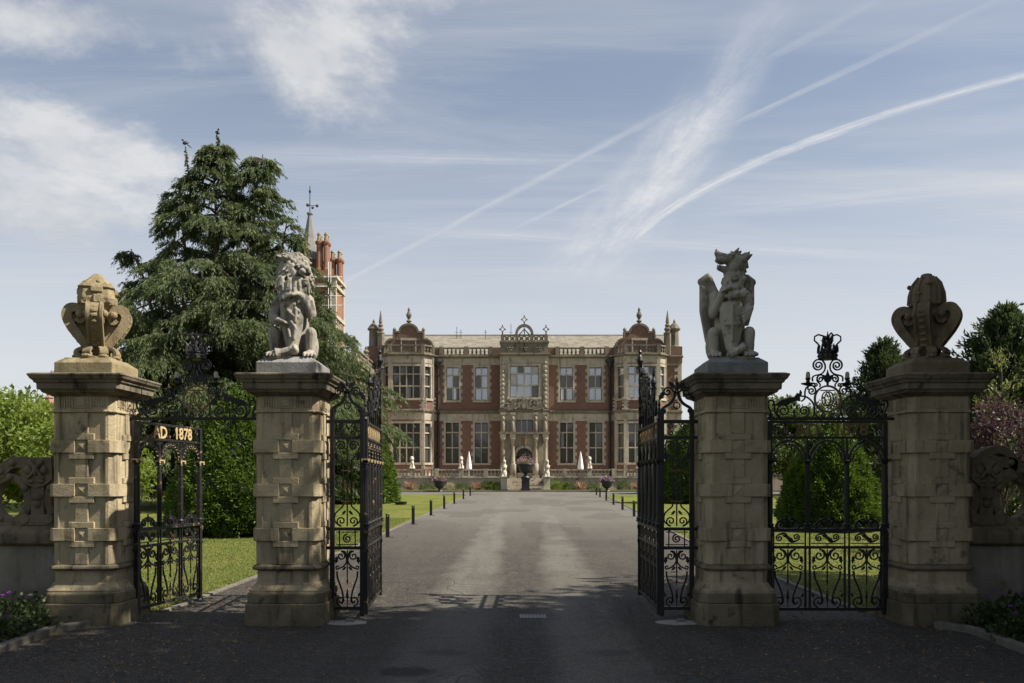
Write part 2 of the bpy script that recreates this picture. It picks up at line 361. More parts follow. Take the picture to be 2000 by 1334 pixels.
# ------------------------------------------------------------ ground, drive, lawns
def grassmat():
    m, t, b = newmat('mown_lawn'); p = pos(t); x, y, z = t.sep(p)
    big = t.noise(p, .35, 6, .65); mid = t.noise(p, 2.2, 6, .7); fn = t.noise(t.vscale(p, (1, .6, 1)), 38, 5, .75)
    col = t.mix(t.ss(t.m('ADD', t.m('MULTIPLY', big, .6), t.m('MULTIPLY', mid, .4)), .36, .62), (.085, .122, .018), (.185, .185, .048))
    col = t.mix(t.m('MULTIPLY', t.ss(fn, .42, .75), .55), col, (.05, .07, .014))
    t.set(b.inputs['Base Color'], col); b.inputs['Roughness'].default_value = .95; b.inputs['Specular IOR Level'].default_value = .15
    bump(t, b, fn, 1.0, .05); return m
M['grass'] = grassmat()
def asphaltmat():
    m, t, b = newmat('worn_asphalt'); p = pos(t); x, y, z = t.sep(p)
    grit = t.node('ShaderNodeTexVoronoi', {'Vector': p, 'Scale': 75.0}, feature='F1'); gc = t.sep(grit.outputs['Color'])[0]
    fn = t.noise(p, 60, 4, .7); mid = t.noise(p, 1.3, 6, .7); stre = t.noise(t.vscale(p, (1.6, .22, 1)), 1.4, 6, .65)
    wx = t.m('ADD', x, t.m('MULTIPLY', t.m('SUBTRACT', t.noise(p, .8, 4, .6), .5), .55))
    yy = t.m('MAXIMUM', t.m('SUBTRACT', y, 14.0), -6.0)
    def lane(c, k, wd):
        d = t.m('ABSOLUTE', t.m('SUBTRACT', wx, t.m('ADD', c, t.m('MULTIPLY', yy, k)))); return t.ss(d, wd*.5, wd*1.5, 1, 0)
    ln = t.m('MULTIPLY', t.m('MAXIMUM', lane(-.70, .004, .45), lane(.98, .024, .42)), t.ss(stre, .25, .6, .55, 1.0))
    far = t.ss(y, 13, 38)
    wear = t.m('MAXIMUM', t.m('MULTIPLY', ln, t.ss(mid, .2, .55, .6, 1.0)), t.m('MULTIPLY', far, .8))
    col = t.mix(t.ss(t.m('ADD', t.m('MULTIPLY', mid, .5), t.m('MULTIPLY', stre, .5)), .35, .65), (.022, .0195, .0155), (.050, .044, .035))  # base lowered to paint deeper shade into the foreground asphalt
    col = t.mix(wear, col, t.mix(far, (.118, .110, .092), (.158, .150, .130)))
    col = t.mix(t.m('MULTIPLY', t.m('MULTIPLY', t.ss(gc, .5, .95), .7), t.ss(t.noise(p, 11, 5, .7), .3, .7)), col, (.19, .175, .15))
    col = t.mix(t.m('MULTIPLY', t.ss(gc, .0, .4, 1, 0), .6), col, (.016, .015, .014))
    ck = t.node('ShaderNodeTexVoronoi', {'Vector': t.mix(.18, p, t.noise(p, 1.6, 4, .6, col=True)), 'Scale': .75}, feature='DISTANCE_TO_EDGE').outputs['Distance']
    col = t.mix(t.m('MULTIPLY', t.ss(ck, .0, .012, 1, 0), t.m('MULTIPLY', t.ss(t.noise(p, .5, 3, .6), .48, .62), .75)), col, (.014, .013, .011))
    pt = t.node('ShaderNodeTexVoronoi', {'Vector': t.vscale(p, (.5, .22, 1)), 'Scale': 1.0}, feature='F1', distance='CHEBYCHEV').outputs['Color']
    col = t.mix(t.m('MULTIPLY', t.ss(t.sep(pt)[0], .72, .74), .28), col, (.035, .032, .028))
    # oily patch, damp hollow and rusty leaf dust along the gate line
    def blob(cx, cy, r):
        a = t.m('SUBTRACT', x, cx); c = t.m('MULTIPLY', t.m('SUBTRACT', y, cy), 1.3)
        d = t.m('ADD', t.m('SQRT', t.m('ADD', t.m('MULTIPLY', a, a), t.m('MULTIPLY', c, c))), t.m('MULTIPLY', t.m('SUBTRACT', t.noise(p, 5, 5, .7), .5), r*1.3)); return t.ss(d, r*.5, r, 1, 0)
    k = t.m('MAXIMUM', blob(-.98, 7.75, .34), t.m('MULTIPLY', t.m('MAXIMUM', blob(1.0, 8.6, .3), blob(-.7, 8.6, .3)), .5))
    col = t.mix(t.m('MULTIPLY', k, .8), col, (.014, .013, .012))
    dust = t.m('MULTIPLY', t.m('MULTIPLY', t.ss(t.noise(p, 3.2, 6, .75), .48, .7), t.ss(t.m('ABSOLUTE', t.m('SUBTRACT', t.m('ABSOLUTE', x), 3.3)), .6, 2.4, 1, 0)), t.ss(y, 16, 19, 1, 0))
    col = t.mix(t.m('MULTIPLY', dust, .55), col, (.060, .037, .024))
    t.set(b.inputs['Base Color'], col); b.inputs['Roughness'].default_value = .85; b.inputs['Specular IOR Level'].default_value = .3
    bump(t, b, t.m('ADD', grit.outputs['Distance'], t.m('MULTIPLY', fn, .5)), .7, .012); return m
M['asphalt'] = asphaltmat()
def strip(name, rows, dz, mat, kind='structure', th=0.0):
    mb = MB(); rings = []
    for y, a, c in rows: rings.append([(a, y, gz(y)+dz), (c, y, gz(y)+dz)])
    for i in range(len(rings)-1): mb.add([rings[i][0], rings[i][1], rings[i+1][1], rings[i+1][0]], [(0, 1, 2, 3)])
    if th:
        for i in range(len(rings)-1):
            for s_ in (0, 1):
                a, c = Vector(rings[i][s_]), Vector(rings[i+1][s_]); d = Vector((0, 0, th)); mb.add([a, c, c-d, a-d], [(0, 1, 2, 3) if s_ else (3, 2, 1, 0)])
        for r in (rings[0], rings[-1]):
            a, c = Vector(r[0]), Vector(r[1]); d = Vector((0, 0, th)); mb.add([a, c, c-d, a-d], [(3, 2, 1, 0)])
    o = mb.build(name, mat)
    if kind: o['kind'] = kind
    return o
strip('ground', [(-120, -900, 900), (12, -900, 900), (85.17, -900, 900), (2600, -900, 900)], 0, M['grass'])
DR = [(-30, -14, 14), (3, -9, 9), (7.5, -5.35, 5.5), (9.9, -5.15, 5.3), (10.0, -5.75, 5.75), (11.2, -5.75, 5.75), (11.25, -4.6, 4.62), (15.5, -4.5, 4.62), (17.5, -4.25, 4.62), (19.5, -3.95, 4.65),
      (22, -3.85, 4.7), (30, -3.78, 5.15), (36, -3.7, 5.6), (45, -3.6, 6.1), (55, -3.5, 6.6), (64.5, -3.4, 7.0), (66.5, -3.9, 7.6), (67.6, -5.5, 9.5), (68.2, -30, 32), (76.6, -30, 32)]
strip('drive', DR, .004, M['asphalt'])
for s_ in (1, 2):
    rows = [(r[0], (r[s_]-.09) if s_ == 1 else r[s_], r[s_] if s_ == 1 else (r[s_]+.09)) for r in DR[6:18]]
    strip('lawn_edging', rows, .03, M['kerb'], th=.05)
strip('terrace_verge', [(76.6, -30, 32), (78.4, -30, 32)], .14, M['grass'], th=.2)
strip('verge_kerb', [(76.35, -30, 32), (76.6, -30, 32)], .12, M['kerb'], th=.2)
# mown grass blades where the lawn comes close
def blades(n, x0, x1, y0, y1, h, name, label, keep=None):
    x = RNG.uniform(x0, x1, n); y = y0+(y1-y0)*RNG.uniform(0, 1, n)**1.5
    if keep is not None: k = keep(x, y); x, y = x[k], y[k]
    n = len(x); z = np.clip((y-12)*.0123, 0, .9); a = RNG.uniform(0, 2*pi, n); hh = h*RNG.uniform(.4, 1.1, n); wd = .006+.004*RNG.random(n)
    lean = RNG.normal(0, .6, (n, 2))*hh[:, None]
    V = np.zeros((n, 3, 3)); V[:, 0] = np.stack([x-wd*np.cos(a), y-wd*np.sin(a), z], 1); V[:, 1] = np.stack([x+wd*np.cos(a), y+wd*np.sin(a), z], 1)
    V[:, 2] = np.stack([x+lean[:, 0], y+lean[:, 1], z+hh], 1)
    o = npmesh(name, V.reshape(-1, 3), np.arange(n*3).reshape(n, 3), M['blade']); tag(o, label, 'grass', kind='stuff')
M['blade'] = leafmat('grass_blade', (.065, .105, .014), (.20, .21, .055), .3, .6, .5)
blades(60000, -11, -4.62, 11.3, 26, .035, 'lawn_grass', 'short mown grass on the lawn behind the open side gate', lambda x, y: x < -4.62)
blades(50000, 4.75, 11.5, 11.3, 26, .035, 'lawn_grass', 'short mown grass on the lawn behind the closed side gate', lambda x, y: x > 4.75)
blades(16000, -5.2, -3.4, 19.5, 34, .045, 'lawn_grass', 'grass along the drive beside the row of black posts', lambda x, y: x < -4.0)

# ------------------------------------------------------------ gate pillars
def csq(w_, c, z):
    return [(-w_+c, -w_, z), (w_-c, -w_, z), (w_, -w_+c, z), (w_, w_-c, z), (w_-c, w_, z), (-w_+c, w_, z), (-w_, w_-c, z), (-w_, -w_+c, z)]
def prof(p, c=.065): return MB().loft([csq(w_, c, z) for w_, z in p])
PW = .38
BANDS = (1.10, 1.64, 2.175)
def make_pillar():
    t = thing('gate_pillar', 'x', 'pillar', group='carved sandstone gate pillars')
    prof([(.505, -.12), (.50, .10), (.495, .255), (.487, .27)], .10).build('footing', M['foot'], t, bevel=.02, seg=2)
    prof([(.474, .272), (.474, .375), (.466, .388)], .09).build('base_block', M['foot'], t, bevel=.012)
    prof([(.465, .39), (.45, .40), (.452, .425), (.425, .45), (.405, .475), (.392, .505), (.378, .512), (.374, .515), (.374, .665)], .075).build('base_moulding', M['sand'], t, bevel=.006)
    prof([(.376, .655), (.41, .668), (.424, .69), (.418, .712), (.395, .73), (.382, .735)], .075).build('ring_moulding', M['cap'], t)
    for za, zb_ in ((.735, 1.10), (1.10, 1.64), (1.64, 2.175), (2.175, 2.585)): prof([(PW, za+.0005), (PW, zb_)]).build('shaft_stone', M['sand'], t, bevel=.009, seg=2)
    for k, zc in enumerate(BANDS):
        bd_ = prof([(.386, zc-.0775), (.389, zc-.07), (.389, zc+.07), (.386, zc+.0775)])
        for q in range(4):
            bd_.M = Matrix.Rotation(q*pi/2, 4, 'Z'); pg = [(.079, -.4105), (.3455, -.4105), (.4105, -.3455), (.4105, -.079), (.37, -.079), (.37, -.33), (.33, -.37), (.079, -.37)]
            bd_.loft([[(x, y, z) for x, y in pg] for z in (zc-.0775, zc+.0775)])
        bd_.M = None; bd_.build('band', M['sand'], t, bevel=.005)
        mb = MB(); bs = MB()
        for q in range(4):
            R = Matrix.Rotation(q*pi/2, 4, 'Z'); mb.M = R; bs.M = R
            y0, y1 = -.418, -.36
            hs, hb = .156, .079
            # stepped cross with a square recess, and the strap up to the next band
            mb.box(-hs, hs, -.4065, -.36, zc+.0772, zc+.155); mb.box(-hs, hs, -.4065, -.36, zc-.155, zc-.0772)
            zt = BANDS[k+1]-.155 if k < 2 else 2.585
            mb.box(-hb, hb, -.398, -.36, zc+.155, zt)
            if k == 0: mb.box(-hb, hb, -.398, -.36, .735, zc-.155)
            bs.add([(-hb, -.3905, zc-hb), (hb, -.3905, zc-hb), (hb, -.3905, zc+hb), (-hb, -.3905, zc+hb), (0, -.41, zc)], [(0, 1, 4), (1, 2, 4), (2, 3, 4), (3, 0, 4)])
        mb.build('strap_cross', M['sand'], t, bevel=.006)
        bs.build('pyramid_boss', M['sand'], t)
        # shallow side fillets of the panels
    fl = MB()
    for q in range(4):
        fl.M = Matrix.Rotation(q*pi/2, 4, 'Z')
        for sx in (-1, 1):
            fl.box(sx*.288-.007, sx*.288+.007, -.388, -.36, .74, 2.585)
    fl.build('corner_fillet', M['sand'], t)
    prof([(.388, 2.585), (.402, 2.592), (.402, 2.61), (.39, 2.618), (.384, 2.62), (.384, 2.785)], .066).build('frieze', M['sand'], t, bevel=.004)
    fr = MB()
    for q in range(4):
        fr.M = Matrix.Rotation(q*pi/2, 4, 'Z')
        for sx in (-1, 1):
            for i in range(6): fr.box(sx*(.115+i*.031)-.009, sx*(.115+i*.031)+.009, -.396, -.37, 2.66-.02*((i*37) % 3 == 0), 2.775)
        fr.box(-.075, .075, -.394, -.37, 2.64, 2.775); fr.box(-.045, .045, -.404, -.37, 2.665, 2.75)
    fr.build('frieze_fluting', M['sand'], t, bevel=.003)
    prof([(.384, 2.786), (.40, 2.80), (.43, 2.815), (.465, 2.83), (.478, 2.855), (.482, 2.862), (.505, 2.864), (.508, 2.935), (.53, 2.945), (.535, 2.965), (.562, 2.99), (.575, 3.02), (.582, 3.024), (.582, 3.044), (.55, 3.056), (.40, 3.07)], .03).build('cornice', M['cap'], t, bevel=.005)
    return t
PX, PX2, PY = 2.755, 5.24, 10.68
p0 = make_pillar()
PLAB = ('sunlit sandstone gate pillar carrying the scrolled castle finial, beside the open AD 1878 gate', 'sandstone gate pillar carrying the seated lion holding a shield',
        'sandstone gate pillar carrying the winged griffin', 'shaded sandstone gate pillar carrying the domed scroll finial, beside the closed gate')
for i, x in enumerate((-PX2, -PX, PX, PX2)):
    o = p0 if i == 0 else dup(p0, (x, PY, 0))
    o.location = (x, PY, 0); o['label'] = PLAB[i]

# statue plinths
def plinth(x, mat, label, w_=.375):
    o = prof([(w_, 3.06), (w_, 3.205), (w_-.012, 3.215), (w_-.05, 3.245), (w_-.075, 3.262), (w_-.085, 3.275)], .012).build('plinth_block', mat, None, bevel=.007, seg=2, loc=(x, PY, 0))
    tag(o, label, 'plinth', 'plinths on the gate pillars')
plinth(-PX, M['block'], 'grey stone plinth under the seated lion')
plinth(PX, M['block'], 'grey stone plinth under the winged griffin')
plinth(-PX2, M['ochre'], 'yellowish stone plinth under the castle-topped scroll finial', .36)
plinth(PX2, M['brown'], 'dark brown stone plinth under the dome-topped scroll finial', .36)

# ------------------------------------------------------------ statues
def paw(mb, x, y, z, s=1.0, yaw=0.0):
    old = mb.M; mb.M = (old or Matrix.Identity(4)) @ Matrix.Translation((x, y, z)) @ Matrix.Rotation(yaw, 4, 'Z')
    mb.ell((0, .03, .01), (.085*s, .09*s, .055*s))
    for k in range(4):
        a = (k-1.5)*.042*s
        mb.cap((a, -.02, .012), (a*1.12, -.115*s, -.012), .031*s, .026*s, 8); mb.cap((a*1.12, -.13*s, -.018), (a*1.12, -.155*s, -.035), .013*s, .006*s, 6)
    mb.M = old
def seated_body(mb, kx=1.0):
    mb.ell((0, .10, .42), (.21, .22, .42)); mb.ell((.0, .02, .70), (.20, .19, .22)); mb.ell((0, .20, .2), (.25, .22, .2))
    for s_ in (-1, 1):
        mb.ell((s_*.235*kx, .07, .19), (.105, .22, .19)); mb.ell((s_*.245*kx, -.08, .30), (.085, .10, .115))
        mb.cap((s_*.25*kx, -.13, .33), (s_*.245*kx, -.13, .06), .075, .058); paw(mb, s_*.235*kx, -.19, .045, 1.0, s_*.12)
    mb.box(-.29, .29, -.29, .30, -.02, .012)
def shield(mb, pts, y, bulge=.05, lean=0.0):
    """pts: half outline (halfwidth, z) from top to bottom"""
    rings = []
    for hw, z in pts:
        r = []
        for k in range(9): a = -1+2*k/8; r.append((a*hw, y-bulge*(1-a*a)-lean*z, z))
        for k in range(9): a = 1-2*k/8; r.append((a*hw, y+.06-lean*z, z))
        rings.append(r)
    mb.loft(rings)
# lion
rr = random.Random(3)
mb = MB(); seated_body(mb)
shield(mb, [(.155, .74), (.165, .66), (.155, .52), (.14, .40), (.115, .28), (.09, .18), (.07, .10)], -.185, .06)
mb.M = Matrix.Translation((-.02, -.26, .085)) @ Matrix.Rotation(radians(-14), 4, 'Y')
mb.tube([(-.17, 0, 0), (.06, 0, 0)], .058, 10); mb.tube([(-.19, 0, 0), (-.12, 0, 0)], [.085, .06], 10); mb.ell((.075, -.01, .0), (.05, .06, .065)); mb.ell((.075, -.06, 0), (.03, .03, .035))
mb.M = None
for a in ((-.05, .58, .05, .5), (.06, .6, .05, .45), (.0, .44, .06, .36), (.05, .36, .03, .24), (-.04, .34, -.02, .26)):   # relief on the shield
    mb.cap((a[0], -.25, a[1]), (a[2], -.255, a[3]), .026, .02, 8)
for _ in range(26):
    mb.ell((rr.uniform(-.1, .1), -.237, rr.uniform(.5, .68)), (.022, .02, .026), nu=8, nv=5)
# arms
mb.cap((-.19, -.02, .72), (-.265, -.06, .53), .095, .075); mb.cap((-.265, -.06, .53), (-.20, -.20, .46), .072, .058); paw(mb, -.155, -.22, .445, .8, 1.15)
mb.cap((.19, -.02, .74), (.245, -.10, .58), .10, .08); mb.cap((.245, -.12, .57), (.15, -.21, .75), .07, .06); paw(mb, .06, -.235, .775, .85, -.9)
for k in range(14): mb.cap((.23+rr.uniform(-.03, .04), -.16, .72-k*.014), (.235+rr.uniform(-.02, .05), -.15, .62-k*.012), .024, .012, 6)
for k in range(12): mb.cap((-.24+rr.uniform(-.04, .03), -.1, .74-k*.012), (-.27+rr.uniform(-.03, .03), -.09, .62-k*.01), .024, .012, 6)
mb.cap((.0, .03, .80), (.04, .0, 1.0), .17, .15)
HD = Matrix.Translation((.055, -.04, 1.10)) @ Matrix.Rotation(radians(36), 4, 'Z') @ Matrix.Rotation(radians(-6), 4, 'X')
mb.M = HD
mb.ell((0, .05, .02), (.13, .14, .15)); mb.ell((0, -.03, .02), (.098, .12, .115)); mb.ell((0, -.07, .085), (.08, .06, .05))
for s_ in (-1, 1):
    mb.ell((s_*.058, -.128, .055), (.05, .03, .018), (0, s_*.35, 0)); mb.ell((s_*.04, -.20, -.048), (.05, .062, .042)); mb.ell((s_*.075, -.055, -.05), (.06, .07, .085))
    mb.ell((s_*.055, -.135, .022), (.024, .016, .013)); mb.ell((s_*.11, -.05, .13), (.03, .022, .04))
mb.cap((0, -.10, .035), (0, -.22, .0), .05, .042); mb.ell((0, -.252, -.012), (.04, .026, .026))
mb.ell((0, -.155, -.155), (.055, .095, .028)); mb.ell((0, -.205, -.185), (.04, .032, .045))
for r_, y_, m_, ln in ((.125, -.085, 15, .10), (.160, -.045, 18, .12), (.185, .01, 20, .13), (.195, .07, 20, .14), (.175, .13, 18, .14), (.12, .17, 12, .14)):
    for k in range(m_):
        ph = 2*pi*(k+rr.uniform(-.25, .25))/m_; c_, s__ = cos(ph), sin(ph)
        if r_ < .14 and -2.2 < (ph if ph < pi else ph-2*pi) < -.95: continue            # leave the open jaw clear
        p = Vector((c_*r_, y_, .02+s__*r_*1.05)); tn = Vector((c_*.55, .35, -.85 if s__ < .6 else .25)).normalized()
        q = p+tn*ln*.6+Vector((rr.uniform(-.015, .015), 0, 0)); e = q+tn*ln*.4+Vector((c_*.03, -.02, .0))
        mb.cap(p, q, .036, .026, 8); mb.cap(q, e, .025, .011, 6)
for k in range(9):
    a = -1.2+2.4*k/8; mb.cap((sin(a)*.09, -.02, .17), (sin(a)*.15, -.03-.02*(k % 2), .235-.06*abs(a)), .04, .03, 7)
    mb.ell((sin(a)*.15, -.06, .225-.06*abs(a)), .03, nu=8, nv=5)
mb.M = None
for k in range(70):
    x = rr.uniform(-.2, .23); z = rr.uniform(.78, 1.0)
    mb.cap((x, -.15-.07*(1-(x/.25)**2), z), (x*1.05+rr.uniform(-.02, .02), -.195-.06*(1-(x/.25)**2), z-.10), .032, .013, 7)
lion = remesh(mb, .0085, 'lion_statue', M['statue'], None, 1); lion.location = (-PX, PY-.02, 3.272); lion.rotation_euler = (0, 0, radians(8)); lion.scale = (.9, .95, 1.0)
tag(lion, 'pale stone lion seated upright with curly mane holding a carved shield', 'statue')

# griffin
mb = MB(); seated_body(mb, .96)
shield(mb, [(.12, .70), (.155, .62), (.16, .52), (.145, .40), (.12, .28), (.09, .16), (.06, .08)], -.185, .06)
mb.box(-.018, .018, -.262, -.2, .2, .66); mb.box(-.1, .1, -.262, -.2, .40, .435)
for k in range(16): mb.ell((rr.uniform(-.11, .11), -.236, .43+rr.uniform(-.04, .05)), (.018, .02, .022), nu=8, nv=5)
def roll(c, L, r, ry, rz):
    mb.M = Matrix.Translation(c) @ Matrix.Rotation(rz, 4, 'Z') @ Matrix.Rotation(ry, 4, 'Y')
    mb.tube([(-L/2, 0, 0), (L/2, 0, 0)], r, 12); mb.tube([(-L/2-.015, 0, 0), (-L/2+.02, 0, 0)], r*1.18, 12); mb.tube([(L/2-.02, 0, 0), (L/2+.02, 0, 0)], r*1.18, 12)
    mb.tube([(L/2, 0, 0), (L/2+.055, 0, 0)], r*.5, 8); mb.tube([(-L/2-.05, 0, 0), (-L/2, 0, 0)], r*.5, 8); mb.ell((0, -r, .0), r*.35, nu=8, nv=5); mb.M = None
roll((.06, -.23, .785), .20, .052, radians(-8), 0); roll((.055, -.27, .085), .20, .056, radians(-25), .1)
mb.cap((-.20, .0, .80), (-.235, -.06, .60), .09, .072); mb.cap((-.235, -.06, .58), (-.12, -.20, .82), .066, .05); paw(mb, -.03, -.23, .85, .8, -1.2)
mb.cap((.19, .0, .80), (.225, -.09, .66), .09, .07); mb.cap((.225, -.10, .655), (.20, -.2, .60), .062, .05)
for k in range(4): mb.cap((.26-.01*k, -.22, .615-.03*k), (.11+.012*k, -.27, .53-.035*k), .024, .014, 7)
mb.cap((0, .03, .76), (.035, .01, 1.12), .165, .105)
for k in range(90):
    z = rr.uniform(.80, 1.10); a = rr.uniform(-2.7, -.4); r = .185-(z-.8)*.19
    mb.ell((.01+(z-.8)*.1+cos(a)*r, .02+sin(a)*r, z), (.028, .03, .034), None, 7, 5)
mb.M = Matrix.Translation((.045, -.02, 1.20)) @ Matrix.Rotation(radians(-66), 4, 'Z') @ Matrix.Rotation(radians(-12), 4, 'X') @ Matrix.Scale(1.14, 4)
mb.ell((0, .03, .02), (.095, .125, .105)); mb.cap((0, -.07, .035), (0, -.21, .04), .064, .048); mb.ell((0, -.245, .062), (.034, .034, .036)); mb.ell((0, -.262, .085), (.014, .014, .03))
for s_ in (-1, 1):
    mb.ell((s_*.058, -.085, .082), (.036, .045, .018), (.2, s_*.3, 0)); mb.ell((s_*.062, -.08, .055), .02, nu=8, nv=5); mb.ell((s_*.04, -.17, .0), (.034, .07, .03)); mb.ell((s_*.055, -.02, -.05), (.05, .07, .06))
    mb.tube([(s_*.07, .07, .06), (s_*.10, .10, .115), (s_*.115, .115, .165)], [.045, .03, .004], 8)
mb.cap((0, -.02, -.085), (0, -.185, -.085), .05, .032)
for s_ in (-1, 1): mb.cap((s_*.03, -.19, -.075), (s_*.025, -.2, -.045), .012, .006, 6)
for k in range(8): mb.cap((rr.uniform(-.05, .05), -.06+k*.03, .10), (rr.uniform(-.06, .06), -.04+k*.035, .155+.02*(k % 2)), .03, .012, 6)
for k in range(12): mb.cap((rr.uniform(-.09, .09), .12, .06-k*.02), (rr.uniform(-.1, .1), .18, .04-k*.022), .03, .012, 6)
mb.M = None
def wing(s_, xo, xi, zt, zb):
    """raised wing: outer edge xo, inner edge xi; long flight feathers under rows of coverts"""
    n = 7
    for k in range(n):
        f = k/(n-1); x = xo+(xi-xo)*f; top = (s_*x, .10+.06*f, zt-.07*f*f-.04*(1-f)); low = (s_*(xo-.02+(xi-xo)*(.25+.75*f)), .13+.05*f, zb+.10*(1-f)**2+.16*f)
        mid = tuple(top[i]*.5+low[i]*.5 for i in range(3)); mid = (mid[0]+s_*.03*(1-f), mid[1], mid[2])
        mb.tube([top, mid, low], [.036, .034, .014], 8)
    for row in range(4):
        for k in range(5):
            f = (k+.5*(row % 2))/5; x = xo+(xi-xo)*(f+.05); z = zt-.06-row*.10-.05*f
            mb.ell((s_*x, .088+.05*f, z), (.030, .022, .062), (.12, 0, 0), 8, 5)
    mb.cap((s_*(xo+.01), .11, zt-.05), (s_*(xo+(xi-xo)*.55), .12, zt+.005), .05, .055); mb.cap((s_*(xo+(xi-xo)*.55), .12, zt+.005), (s_*xi, .15, zt-.12), .055, .05)
    mb.cap((s_*xi, .14, zt-.15), (s_*.14, .10, .72), .06, .09)
mb.M = Matrix.Scale(1, 4); wing(-1, .375, .22, 1.08, .16); wing(1, .30, .18, 1.05, .36); mb.M = None
gr = remesh(mb, .0085, 'griffin_statue', M['statue2'], None, 1); gr.location = (PX, PY-.02, 3.272); gr.rotation_euler = (0, 0, radians(-8)); gr.scale = (.92, .95, 1.0)
tag(gr, 'weathered stone griffin with raised wings and open beak holding a cross shield', 'statue')

# scroll finials on the outer pillars
def scroll_finial(x, mat, rz, label, castle):
    t = thing('scroll_finial', label, 'finial', (x, PY, 3.272), rz, 'stone scroll finials on the outer pillars')
    for q in range(4):
        mb = MB(); mb.M = Matrix.Rotation(q*pi/2, 4, 'Z')
        S8 = .84
        path = crv([(.10, .05), (.13, .15), (.23, .27), (.345, .41), (.405, .54), (.36, .635), (.25, .64), (.185, .57), (.215, .49), (.27, .52)], 6)
        wd = [.055+.03*sin(pi*min(1, i/len(path)*1.2)) for i in range(len(path))]
        path = [(a_*S8, b_) for a_, b_ in path]; mb.ribbon(path, wd, .17)
        mb.poly([(.04, .08), (.10, .06)]+path[6:30]+[(.16, .62), (.05, .62)], .06)
        for s_ in (-1, 1): mb.ribbon(path, [a+.03 for a in wd], .03, y=s_*.078)
        for i in range(8, len(path)-16, 3): mb.ell((path[i][0]+.035, 0, path[i][1]), (.022, .05, .035), (0, -.5, 0), 8, 5)
        mb.ell((.19, -.10, .565), (.05, .045, .05), None, 9, 6); mb.ell((.19, .10, .565), (.05, .045, .05), None, 9, 6)
        mb.build('volute', mat, t, bevel=.008)
    mb = MB()
    mb.lathe([(.12, 0), (.10, .1), (.09, .3), (.11, .5), (.15, .62), (.16, .66)], 10)
    for q in range(8):
        a = q*pi/4+.39; mb.M = Matrix.Rotation(a, 4, 'Z')
        mb.ribbon(crv([(.06, .17), (.16, .155), (.235, .12), (.25, .07), (.21, .055)], 4), .035, .10); mb.ell((.24, 0, .03), (.06, .065, .032), None, 9, 6)
    mb.M = None; mb.lathe([(.27, -.01), (.27, .02), (.2, .04)], 12)
    mb.build('leafy_foot', mat, t, bevel=.006)
    mb = MB()
    if castle:
        def sq(w_, z, c=.3): return [(p[0], p[1], z) for p in csq(w_, w_*c, 0)]
        mb.loft([sq(.15, .62), sq(.165, .67), sq(.205, .71), sq(.215, .76), sq(.20, .86), sq(.19, .88), sq(.215, .90), sq(.19, .93), sq(.10, 1.02), sq(.05, 1.08), sq(.02, 1.10)])
        for q in range(4):
            mb.M = Matrix.Rotation(q*pi/2+.2, 4, 'Z')
            mb.box(-.07, .07, -.225, -.17, .70, .80); mb.box(-.10, .04, -.228, -.18, .83, .90); mb.box(-.03, .09, -.215, -.17, .76, .84); mb.ell((0, -.14, .97), (.035, .04, .035), None, 8, 5); mb.box(.10, .17, -.20, -.14, .68, .78)
    else:
        mb.lathe([(.15, .62), (.17, .66), (.205, .69), (.212, .74), (.205, .82), (.19, .90), (.155, .98), (.10, 1.045), (.07, 1.06), (.065, 1.09), (.03, 1.10)], 14)
        for q in range(10):
            a = q*.628; mb.M = Matrix.Rotation(a, 4, 'Z'); mb.ell((.2, 0, .70+.25*((q*7) % 3)/2), (.03, .05, .03), None, 7, 5); mb.ribbon([(.215, .72), (.205, .84), (.165, .97), (.1, 1.05)], .03, .03)
    mb.M = None; mb.build('tower_top' if castle else 'dome_top', mat, t, bevel=.012, seg=2)
scroll_finial(-PX2, M['ochre'], radians(20), 'lichened yellow stone finial of four volutes topped by a small castle tower', True)
scroll_finial(PX2, M['brown'], radians(-35), 'dark brown stone finial of four volutes topped by a ribbed dome', False)

# ------------------------------------------------------------ flanking walls with pierced strapwork
def strap_unit(cx, s_, t):
    mb = MB(); X = lambda a: cx+s_*a
    mb.box(cx-.085, cx+.085, -.10, .10, .0, .52); mb.box(cx-.21, cx+.21, -.125, .125, 0, .13)
    for k in (-1, 1): mb.tube([(cx+k*.15, -.14, .085), (cx+k*.15, .14, .085)], .07, 10)
    mb.ell((cx, -.09, .36), (.08, .06, .05)); mb.ell((cx, -.09, .28), (.06, .05, .06))
    mb.build('strap_post', M['wall'], t, bevel=.012)
    mb = MB(); mb.poly([(X(-.19), .86), (X(.19), .86), (X(.2), .58), (X(.1), .50), (X(0), .47), (X(-.1), .50), (X(-.2), .58)][::1 if s_ > 0 else -1], .24)
    for k in (-1, 1):
        mb.cap((cx+k*.07, -.13, .80), (cx-k*.09, -.135, .6), .028, .02, 7); mb.ell((cx+k*.1, -.12, .7), (.05, .035, .06)); mb.ell((cx+k*.06, -.12, .56), (.05, .03, .03))
    mb.ell((cx, -.13, .70), (.045, .04, .07)); mb.build('strap_shield', M['wall'], t, bevel=.01)
    for k in (-1, 1):
        mb = MB(); mb.ribbon([(cx+k*(.36+.235*cos(a)), .33+.28*sin(a)) for a in [2*pi*i/20 for i in range(20)]][::k], .10, .18, closed=True)
        for a in (.6, 1.6, 2.6, 3.8, 5.2): mb.ell((cx+k*(.36+.235*cos(a)), -.09, .33+.28*sin(a)), (.05, .045, .05), None, 9, 6)
        mb.build('strap_ring', M['wall'], t, bevel=.012)
        mb = MB(); pts = crv([(cx+k*.18, .80), (cx+k*.34, .78), (cx+k*.48, .66), (cx+k*.60, .60), (cx+k*.66, .60)], 5)
        mb.ribbon(pts[::k], .14, .20)
        for i in (4, 9, 14): mb.ell((pts[i][0], -.1, pts[i][1]), (.05, .035, .045), None, 9, 6)
        mb.build('strap_swag', M['wall'], t, bevel=.012)
